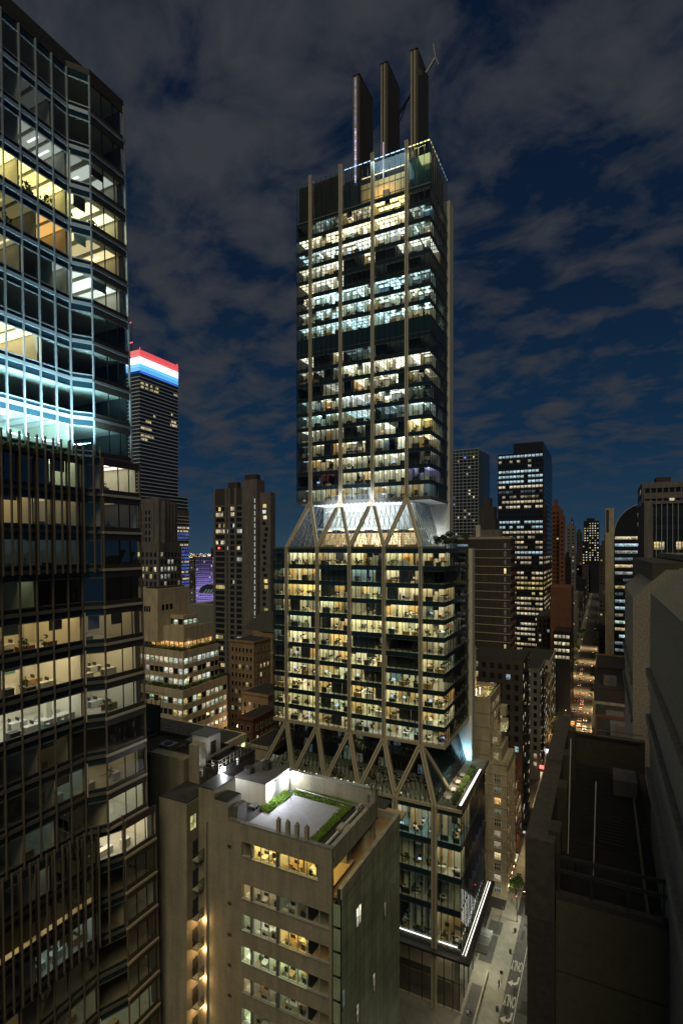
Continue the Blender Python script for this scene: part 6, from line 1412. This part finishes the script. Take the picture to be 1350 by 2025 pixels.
# near granite tower at the right edge, chamfered top
def chamfer_tower(name, lab, cat, x, ya, yb, zt, ch, mt, ledges, x1=14, z0=0):
    t = thing(name, lab, cat, (x+4, (ya+yb)/2, z0)); b = MB()
    pts = [(x, z0), (x1, z0), (x1, zt+ch*1.0), (x+ch, zt+ch*1.0), (x, zt)]
    b.face([(px, ya, z) for px, z in pts], mt); b.face([(px, yb, z) for px, z in reversed(pts)], mt)
    for (xa, za), (xb, zb_) in zip(pts, pts[1:]+pts[:1]): b.face([(xa, ya, za), (xa, yb, za), (xb, yb, zb_), (xb, ya, zb_)], mt)
    b.build('body', t)
    for z in ledges:
        l = MB(); l.box(x-.22, ya+1, z, x-.005, yb+.1, z+.35, mt).box(x-.12, ya+1, z-.7, x-.006, yb+.05, z-.02, mt); l.build('ledge', t)
    j = MB(); j.box(x-.02, ya, zt-.04, x+.01, yb, zt+.02, 'coping'); j.build('edge', t)
    return t
chamfer_tower('granite_tower', 'large pale granite tower side with sloped top at the right edge of the photo', 'tower', 2.25, 8, 31.6, 97.7, 1.3, 'granite', (93.4, 91.0, 88.2))
t3 = chamfer_tower('granite_pier', 'smaller granite tower with sloped shoulder behind the large granite one', 'tower', 2.1, 46, 62, 96.2, 2.2, 'granite', (90, 87), x1=9)
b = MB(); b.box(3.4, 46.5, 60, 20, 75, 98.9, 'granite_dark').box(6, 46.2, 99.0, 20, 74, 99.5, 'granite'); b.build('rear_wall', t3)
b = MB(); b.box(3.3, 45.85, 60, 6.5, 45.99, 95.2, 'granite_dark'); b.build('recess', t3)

# ================================================================ terrace life, street life
for i in range(9):
    rr = random.Random(400+i); y = 117.5+i*2.5; x = -36.0+rr.uniform(.2, 3.3) if i < 8 else -33
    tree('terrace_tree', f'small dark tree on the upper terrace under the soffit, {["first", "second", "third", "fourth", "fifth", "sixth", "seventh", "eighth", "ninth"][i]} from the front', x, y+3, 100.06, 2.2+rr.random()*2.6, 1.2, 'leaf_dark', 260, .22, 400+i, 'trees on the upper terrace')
b = MB(); b.face([(-36.5, MY+.2, 100.5), (MR-.1, MY+.2, 100.5), (MR-.1, MY+.2, 101.6), (-36.5, MY+.2, 101.6)], 'glass_rail').face([(MR-.1, MY+.2, 100.2), (MR-.1, 138, 100.2), (MR-.1, 138, 101.3), (MR-.1, MY+.2, 101.3)], 'glass_rail').box(-36.5, MY+.15, 101.6, MR-.1, MY+.25, 101.65, 'steel'); tag(b.build('glass_balustrade', org=(-34, 115, 100)), 'glass balustrade round the tree-filled upper terrace', 'balustrade')
nth = ["first", "second", "third", "fourth", "fifth", "sixth", "seventh", "eighth", "ninth", "tenth", "eleventh", "twelfth", "thirteenth", "fourteenth"]
for i in range(9):
    y = 113.4+i*2.25; rr = random.Random(500+i); x = -28.9
    t = thing('potted_shrub', f'bright green potted shrub by the lit ledge of the podium terrace, {nth[i]} from the front', 'potted plant', (x, y, 44.03), 'shrubs on the podium terrace')
    b = MB(); b.box(x-.4, y-.4, 44.03, x+.4, y+.4, 44.6, 'core_dark'); b.build('planter', t); b = MB(); leafball(b, (x, y, 45.3), .85, 130, 'leaf_lime' if i in (2, 3, 5, 7) else 'leaf', .2, rr, 1.0); b.build('foliage', t)
for i in range(4):
    y = 114.6+i*4.4; x = -30.6
    t = thing('terrace_table', f'small pale table on the podium terrace, {nth[i]} from the front', 'table', (x, y, 44.03), 'tables on the podium terrace')
    b = MB(); b.box(x-.5, y-.8, 44.7, x+.5, y+.8, 44.78, 'furn_white'); b.build('tabletop', t); b = MB(); b.box(x-.08, y-.08, 44.03, x+.08, y+.08, 44.7, 'steel_dark').box(x-.35, y-.35, 44.03, x+.35, y+.35, 44.07, 'steel_dark'); b.build('base', t)
    for s in (-1, 1):
        cx = x+s*.95; t = thing('terrace_chair', f'dark terrace chair {["left", "right"][s > 0]} of the {nth[i]} pale table', 'chair', (cx, y, 44.03), 'chairs on the podium terrace')
        b = MB(); b.box(cx-.3, y-.3, 44.4, cx+.3, y+.3, 44.5, 'furn_dark'); b.build('seat', t); b = MB(); b.box(cx+s*.24, y-.3, 44.5, cx+s*.32, y+.3, 45.0, 'furn_dark'); b.build('backrest', t)
        for q in ((-1, -1), (1, -1), (1, 1), (-1, 1)): b = MB(); b.box(cx+q[0]*.26-.03, y+q[1]*.26-.03, 44.03, cx+q[0]*.26+.03, y+q[1]*.26+.03, 44.4, 'furn_dark'); b.build('leg', t)
lampobj('terrace_glow', 'AREA', (-30.5, 122, 47.5), 420, (1, .82, .6), rot=(.1, 0, -1)).data.size = 7
# ramp wall, sign, people
b = MB(); b.box(-24.15, 101, .15, -23.8, 124.8, 1.25, 'concrete'); tag(b.build('ramp_wall', org=(-24, 112, 0)), 'low pale stone wall beside the ramp at the foot of the glass podium', 'wall')
b = MB(); b.box(-26.8, 103, .16, -24.2, 121, .2, 'paving_dark'); struct('ramp', b)
X, Y = G(991, 1945, .15)
t = thing('street_sign', 'small dark street sign on a post on the pavement by the turn arrows', 'sign', (X, Y, .15)); b = MB(); b.tube((X, Y, .15), (X, Y, 2.9), .05, 'steel_dark'); b.build('post', t); b = MB(); b.box(X-.35, Y-.03, 2.3, X+.35, Y+.03, 3.1, 'steel_dark'); b.build('sign_panel', t)

def person(px, py, lab, shirt, legs_, face=0):
    X, Y = G(px, py, .15); t = thing('person', lab, 'person', (X, Y, .15))
    me = bpy.data.meshes.new('body'); bm = bmesh.new(); sk = bm.verts.layers.skin.verify()
    J = {'pel': (0, 0, .95, .13), 'spine': (0, .02, 1.2, .13), 'chest': (0, .02, 1.42, .15), 'neck': (0, .01, 1.53, .055), 'head': (0, -.01, 1.64, .095), 'crown': (0, 0, 1.75, .075),
         'shL': (.17, .02, 1.44, .06), 'elL': (.22, .06, 1.17, .045), 'haL': (.2, -.08, .95, .035), 'shR': (-.17, .02, 1.44, .06), 'elR': (-.22, -.0, 1.17, .045), 'haR': (-.2, .12, .95, .035),
         'hiL': (.09, 0, .88, .095), 'knL': (.1, -.1, .5, .065), 'anL': (.1, .02, .08, .045), 'toL': (.1, -.14, .04, .04), 'hiR': (-.09, 0, .88, .095), 'knR': (-.1, .05, .5, .065), 'anR': (-.1, .22, .1, .045), 'toR': (-.1, .08, .04, .04)}
    E = [('pel', 'spine'), ('spine', 'chest'), ('chest', 'neck'), ('neck', 'head'), ('head', 'crown'), ('chest', 'shL'), ('shL', 'elL'), ('elL', 'haL'), ('chest', 'shR'), ('shR', 'elR'), ('elR', 'haR'), ('pel', 'hiL'), ('hiL', 'knL'), ('knL', 'anL'), ('anL', 'toL'), ('pel', 'hiR'), ('hiR', 'knR'), ('knR', 'anR'), ('anR', 'toR')]
    V = {}
    for k, (x, y, z, r) in J.items(): v = bm.verts.new((x, y, z)); v[sk].radius = (r, r); v[sk].use_root = k == 'pel'; V[k] = v
    for a, b_ in E: bm.edges.new((V[a], V[b_]))
    bm.to_mesh(me); bm.free(); o = bpy.data.objects.new('body', me); COL.objects.link(o); o.modifiers.new('s', 'SKIN'); o.modifiers.new('u', 'SUBSURF').levels = 1
    me.materials.append(MATS['skin']); o.parent = t
    for nm, (z0, z1), mt, rw in (('shirt', (.92, 1.5), shirt, .2), ('trousers', (.1, .95), legs_, .15)):
        b = MB()
        if nm == 'shirt': b.tube((0, .01, z0), (0, .02, z1), .19, mt, .2, 10).tube((.2, .03, 1.44), (.235, .06, 1.16), .075, mt, .06).tube((-.2, .03, 1.44), (-.235, 0, 1.16), .075, mt, .06)
        else: b.tube((.09, 0, .95), (.1, -.1, .5), .125, mt, .09).tube((.1, -.1, .5), (.1, .02, .1), .09, mt, .065).tube((-.09, 0, .95), (-.1, .05, .5), .125, mt, .09).tube((-.1, .05, .5), (-.1, .22, .12), .09, mt, .065)
        ORG[t.name] = (0, 0, 0); q = b.build(nm, t)
    b = MB(); b.ball((0, .02, 1.7), .125, 'core_dark', k=10, j=6); b.build('hair', t)
    t.rotation_euler = (0, 0, face)
mat('cloth_pink', (.45, .2, .4), .8); mat('cloth_dark', (.05, .05, .06), .8); mat('cloth_white', (.6, .6, .58), .8)
person(930, 2007, 'person in a pink top walking at the foot of the ramp wall', 'cloth_pink', 'cloth_dark', .4)
person(924, 2012, 'person in a white top walking beside the one in pink', 'cloth_white', 'cloth_dark', .2)
person(986, 1953, 'person in dark clothes standing on the pavement by the street sign', 'cloth_dark', 'cloth_dark', 2)
for i, (x, y) in enumerate(((-20.3, 108), (-20.3, 116), (-20.3, 134), (-20.3, 142))):
    t = thing('litter_bin', f'small dark litter bin at the kerb beside the glass podium, {["first", "second", "third", "fourth"][i]} from the near end', 'litter bin', (x, y, .15), 'litter bins'); b = MB(); b.tube((x, y, .15), (x, y, 1.0), .28, 'steel_dark', .32, 12); b.build('drum', t); b = MB(); b.tube((x, y, 1.0), (x, y, 1.08), .34, 'rail_black', k=12); b.build('rim', t)
for i in range(7):
    x, y = -24.6, 139.5+i*1.6; b = MB(); b.tube((x, y, .15), (x, y, 1.05), .1, 'steel', k=8).ball((x, y, 1.05), .1, 'steel', k=8, j=4); tag(b.build('bollard', org=(x, y, .15)), f'short steel bollard past the end of the canopy, {["first", "second", "third", "fourth", "fifth", "sixth", "seventh"][i]} in the row', 'bollard', 'bollards past the canopy')
g = MB()
rr = random.Random(12)
for i in range(14): x, y = rr.uniform(-19.2, -11), rr.uniform(96, 150); g.box(x, y, .001, x+rr.uniform(.6, 2.2), y+rr.uniform(.8, 5), .003, 'ground_dark')
struct('patches', g)
# traffic signal
t = thing('traffic_signal', 'traffic signal showing red beside a street tree at the pavement corner', 'traffic light', (-21.2, 151, 0)); b = MB(); b.tube((-21.2, 151, .15), (-21.2, 151, 4.4), .09, 'steel_dark').beam((-21.2, 151, 4.3), (-18.5, 151, 4.5), .1, .1, 'steel_dark'); b.build('post', t)
b = MB(); b.box(-21.35, 150.8, 3.2, -21.05, 151.1, 4.2, 'steel_dark'); h = b.build('housing', t); b = MB(); b.ball((-21.2, 150.78, 3.95), .13, 'lamp', (6, .25, .15)); b.build('lens', h)

# cars
def make_car(col):
    t = thing('parked_car', 'x', 'car', (0, 0, 0)); b = MB(); w, l = .92, 2.3
    prof = [(-l, .35), (-l, .8), (-l*.72, .92), (-l*.45, 1.42), (l*.3, 1.45), (l*.6, .98), (l*.97, .82), (l, .5), (l, .35)]
    for s in (1, -1): b.face([(s*w, y, z) for y, z in (prof if s > 0 else prof[::-1])], 'paint', col)
    for (ya, za), (yb, zb_) in zip(prof, prof[1:]+prof[:1]): b.face([(-w, ya, za), (w, ya, za), (w, yb, zb_), (-w, yb, zb_)], 'paint', col)
    b.build('body', t); b = MB()
    b.face([(-w+.12, l*.32+.02, 1.42), (w-.12, l*.32+.02, 1.42), (w-.12, l*.57+.03, 1.04), (-w+.12, l*.57+.03, 1.04)][::-1], 'spandrel'); b.build('windscreen', t)
    b = MB(); b.face([(-w+.12, -l*.47-.02, 1.4), (w-.12, -l*.47-.02, 1.4), (w-.12, -l*.70-.03, .98), (-w+.12, -l*.70-.03, .98)], 'spandrel'); b.build('rear_window', t)
    for sx in (-1, 1):
        for sy in (-1.45, 1.45): b = MB(); b.tube((sx*.78, sy, .33), (sx*.95, sy, .33), .33, 'rail_black', k=12); b.build('wheel', t)
        b = MB(); b.box(sx*.8-.14, l-.03, .62, sx*.8+.14, l+.02, .76, 'lamp', (9, 9.5, 10)); b.build('headlight', t)
        b = MB(); b.box(sx*.78-.16, -l-.02, .66, sx*.78+.16, -l+.03, .8, 'lamp', (7, .6, .12)); b.build('tail_light', t)
    return t
cols = [((.03, .03, .035), 'black'), ((.5, .5, .5), 'silver'), ((.6, .4, .03), 'yellow'), ((.35, .35, .33), 'grey'), ((.6, .6, .6), 'white')]
protos = {}
for c, n in cols: protos[n] = make_car(c)
used = set(); rr = random.Random(90); li = 0
for lane, x, ys, flip, word_ in (('left kerb', -18.4, range(12), 0, 'parked at the left kerb'), ('left lane', -15.2, range(13), 0, 'queuing in the left lane with tail lights on'), ('middle lane', -12.0, range(11), 0, 'driving away in the middle lane'), ('right lane', -9.0, range(8), 1, 'coming nearer in the right lane with headlights on')):
    y = 225+rr.uniform(0, 20)
    for i in ys:
        n = rr.choice(cols)[1]; src = protos[n]
        if n in used:
            o = src.copy(); COL.objects.link(o)
            for ch in list(src.children): c = ch.copy(); COL.objects.link(c); c.parent = o
        else: o = src; used.add(n)
        o.location = (x+rr.uniform(-.15, .15), y, .01); o.rotation_euler = (0, 0, math.pi if flip else 0)
        o['label'] = f'{n} car {word_}, {nth[i]} from the near end'; o['group'] = f'cars in the {lane} of the street'; y += rr.uniform(5.6, 8) if 'kerb' in lane else rr.uniform(7, 26)
# street lamps
def make_lamp():
    t = thing('street_lamp', 'x', 'street lamp', (0, 0, 0)); b = MB(); b.tube((0, 0, 0), (0, 0, 8.6), .11, 'steel_dark', .07).beam((0, 0, 8.5), (1.9, 0, 9.0), .09, .09, 'steel_dark'); b.build('post', t)
    b = MB(); b.box(1.5, -.16, 8.86, 2.3, .16, 9.04, 'steel_dark'); h = b.build('lamp_head', t); b = MB(); b.box(1.6, -.14, 8.78, 2.25, .14, 8.855, 'lamp', (12, 8, 3.6)); b.build('lens', h); return t
lp = make_lamp()
def dup(src):
    o = src.copy(); COL.objects.link(o)
    for ch in list(src.children):
        c = ch.copy(); COL.objects.link(c); c.parent = o
        for g_ in ch.children: d = g_.copy(); COL.objects.link(d); d.parent = c
    return o
k = 0
for s, x in ((1, -20.4), (-1, -5.3)):
    for i, y in enumerate([100, 146, 178, 215, 250, 285, 320, 360, 400, 450, 510, 580, 660, 760]):
        o = lp if k == 0 else dup(lp); k += 1
        o.location = (x, y, .15); o.rotation_euler = (0, 0, 0 if s > 0 else math.pi)
        o['label'] = f'street lamp with one curved arm, {nth[i]} along the {"left" if s > 0 else "right"} kerb'; o['group'] = 'street lamps'
        if y < 600: lampobj('street_bulb', 'SPOT', (x+s*1.9, y, 8.9), 14000 if y > 200 else 4200, (1, .64, .28) if y > 150 else (1, .9, .7), .25, rot=(0, 0, -1), spot=R(150))
# street trees
for i, (x, y, h) in enumerate(((-22.3, 157, 6), (-22, 300, 8), (-22.4, 316, 9), (-22, 345, 9), (-4.4, 380, 9), (-22, 410, 10), (-4.5, 440, 10), (-21.8, 470, 11), (-4.2, 500, 11), (-22, 540, 12), (-4.2, 570, 12), (-21, 640, 13), (-5, 700, 13))):
    tree('street_tree', f'green street tree, {nth[i]} along the street' if i else 'green street tree beside the red traffic signal', x, y, .15, h, h*.36, 'leaf_lime' if i % 4 == 1 else 'leaf', 700, .34 if y < 400 else .5, 600+i, 'street trees')
# signs glowing along the street
for i, (x, y, z, w, h, c, lab) in enumerate(((-23.9, 238, 6, 3.5, 1.4, (3, .25, .2), 'red and white glowing shop sign on the left pavement'), (-23.6, 262, 4.5, 3, 1.6, (2.2, 2.4, 2.6), 'white glowing shop sign on the left pavement'), (-23.6, 334, 5, 5, 2, (3, .9, .3), 'orange glowing shop sign before the low dark office block'), (-23.6, 480, 6, 5, 3, (.5, 2.4, 2.2), 'teal glowing sign far down the street'), (-3.1, 520, 8, 5, 3, (3.5, .15, .2), 'red glowing sign far down the street'))):
    b = MB(); b.box(x-.1, y-.2, z, x+1.6, y+.2, z+h, 'lamp', c).box(x-.15, y-.25, z-.15, x+1.65, y+.25, z, 'steel_dark'); tag(b.build('shop_sign', org=(x, y, z)), lab, 'sign', 'glowing shop signs')

# ================================================================ the rest of the city, block by block
rr = random.Random(2024); n_ = 0
adj = ['plain', 'narrow', 'squat', 'broad', 'dim', 'bright', 'tall', 'low', 'sooty', 'pale']
def far_block(x, y, w, d, h, mt, lab, pr, cap=16, cols_=(YEL, CREAM, WHITE, ORG_)):
    Bq = Building('city_building', lab, 'building', (x+w/2, y, 0), 'city buildings in the distance')
    b = MB(); b.box(x, y, 0, x+w, y+d, h, mt).box(x+w*.2, y+d*.3, h, x+w*.6, y+d*.7, h+3, mt); Bq.part('body', b)
    s = 4.5 if y < 900 else 8
    f = lf(pr, list(cols_), (.4, 1.6) if y > 700 else (.2, .9), int(x*7+y))
    for face, pl, a0, a1 in (('S', y, x+1, x+w-1), ('E', x+w, y+1, y+d-1)):
        n1 = max(1, int((a1-a0)/s)); n2 = max(1, int((h-4)/s))
        for k in range(n2):
            for i in range(n1):
                c = f(i, k)
                if not c: continue
                p = a0+(i+.25)*(a1-a0)/n1; q = s*.3 if y > 900 else 1.4; mb = MB(); z = 4+k*s
                P = [(p, pl-.05, z), (p+q, pl-.05, z), (p+q, pl-.05, z+q), (p, pl-.05, z+q)] if face == 'S' else [(pl+.05, p, z), (pl+.05, p+q, z), (pl+.05, p+q, z+q), (pl+.05, p, z+q)]
                mb.face(P, 'pane', c, [(0, .8), (1, .8), (1, 1), (0, 1)]); Bq.win(mb)
    Bq.finish(cap)
# left gap, px 372..425, and around
k = 0
for j, yy in enumerate((470, 540, 620, 720, 840, 980, 1150, 1350, 1600, 1900)):
    for i, px in enumerate((376, 385, 396, 408, 420)):
        x = Xp(px, yy); w = abs(Xp(px+8.5, yy)-x); h = rr.uniform(18, 52)+(20 if j > 5 else 0)
        k += 1; far_block(x, yy, w, min(40, w), min(h, 78), rr.choice(['brick_dark', 'stone_grey', 'tower_black']), f'{adj[(i*3+j) % 10]} distant block in the gap left of the apartment tower, row {nth[j]}, column {nth[i]}', .3+.04*j, 12)
for j, yy in enumerate((620, 700, 800, 920, 1100, 1300, 1700)):
    for i, (xo, w) in enumerate(((-44, 20), (-3, 16), (16, 18), (36, 22))):
        h = rr.uniform(30, 70); far_block(xo, yy, w, 50, h, rr.choice(['brick_dark', 'stone_grey', 'tower_black']), f'{adj[(i*3+j*2) % 10]} distant block along the street, row {nth[j]}, {["left side", "right side", "second on the right", "third on the right"][i]}', .22, 12)
for i in range(10):   # blocks glimpsed behind and between the towers
    x, yy, w, h = [(-150, 330, 30, 50), (-118, 300, 26, 46), (-92, 290, 22, 60), (-70, 300, 16, 62), (-190, 300, 30, 56), (-48, 262, 22, 44), (-46, 292, 20, 30), (-60, 180, 14, 28), (-46, 180, 18, 26), (-66, 210, 20, 40)][i]
    far_block(x, yy, w, 22, h, rr.choice(['brick_dark', 'stone_grey']), f'{adj[i]} low city block half hidden behind the towers, {nth[i]} of ten', .14, 20)
b = MB(); rr = random.Random(6)
for i in range(260):
    yy = rr.uniform(3000, 5200); px = rr.uniform(366, 428) if i < 150 else rr.uniform(300, 1240); x = Xp(px, yy); s = 5; z = rr.uniform(5, 45)
    b.box(x, yy, z, x+s, yy+s, z+s*.8, 'lamp', sc_(rr.choice([WHITE, YEL, ORG_, CREAM, COOL]), rr.uniform(.5, 2.5)))
tag(b.build('distant_city_lights', org=(0, 4000, 0)), 'distant carpet of tiny city lights on the horizon', 'city lights', None, 'stuff')
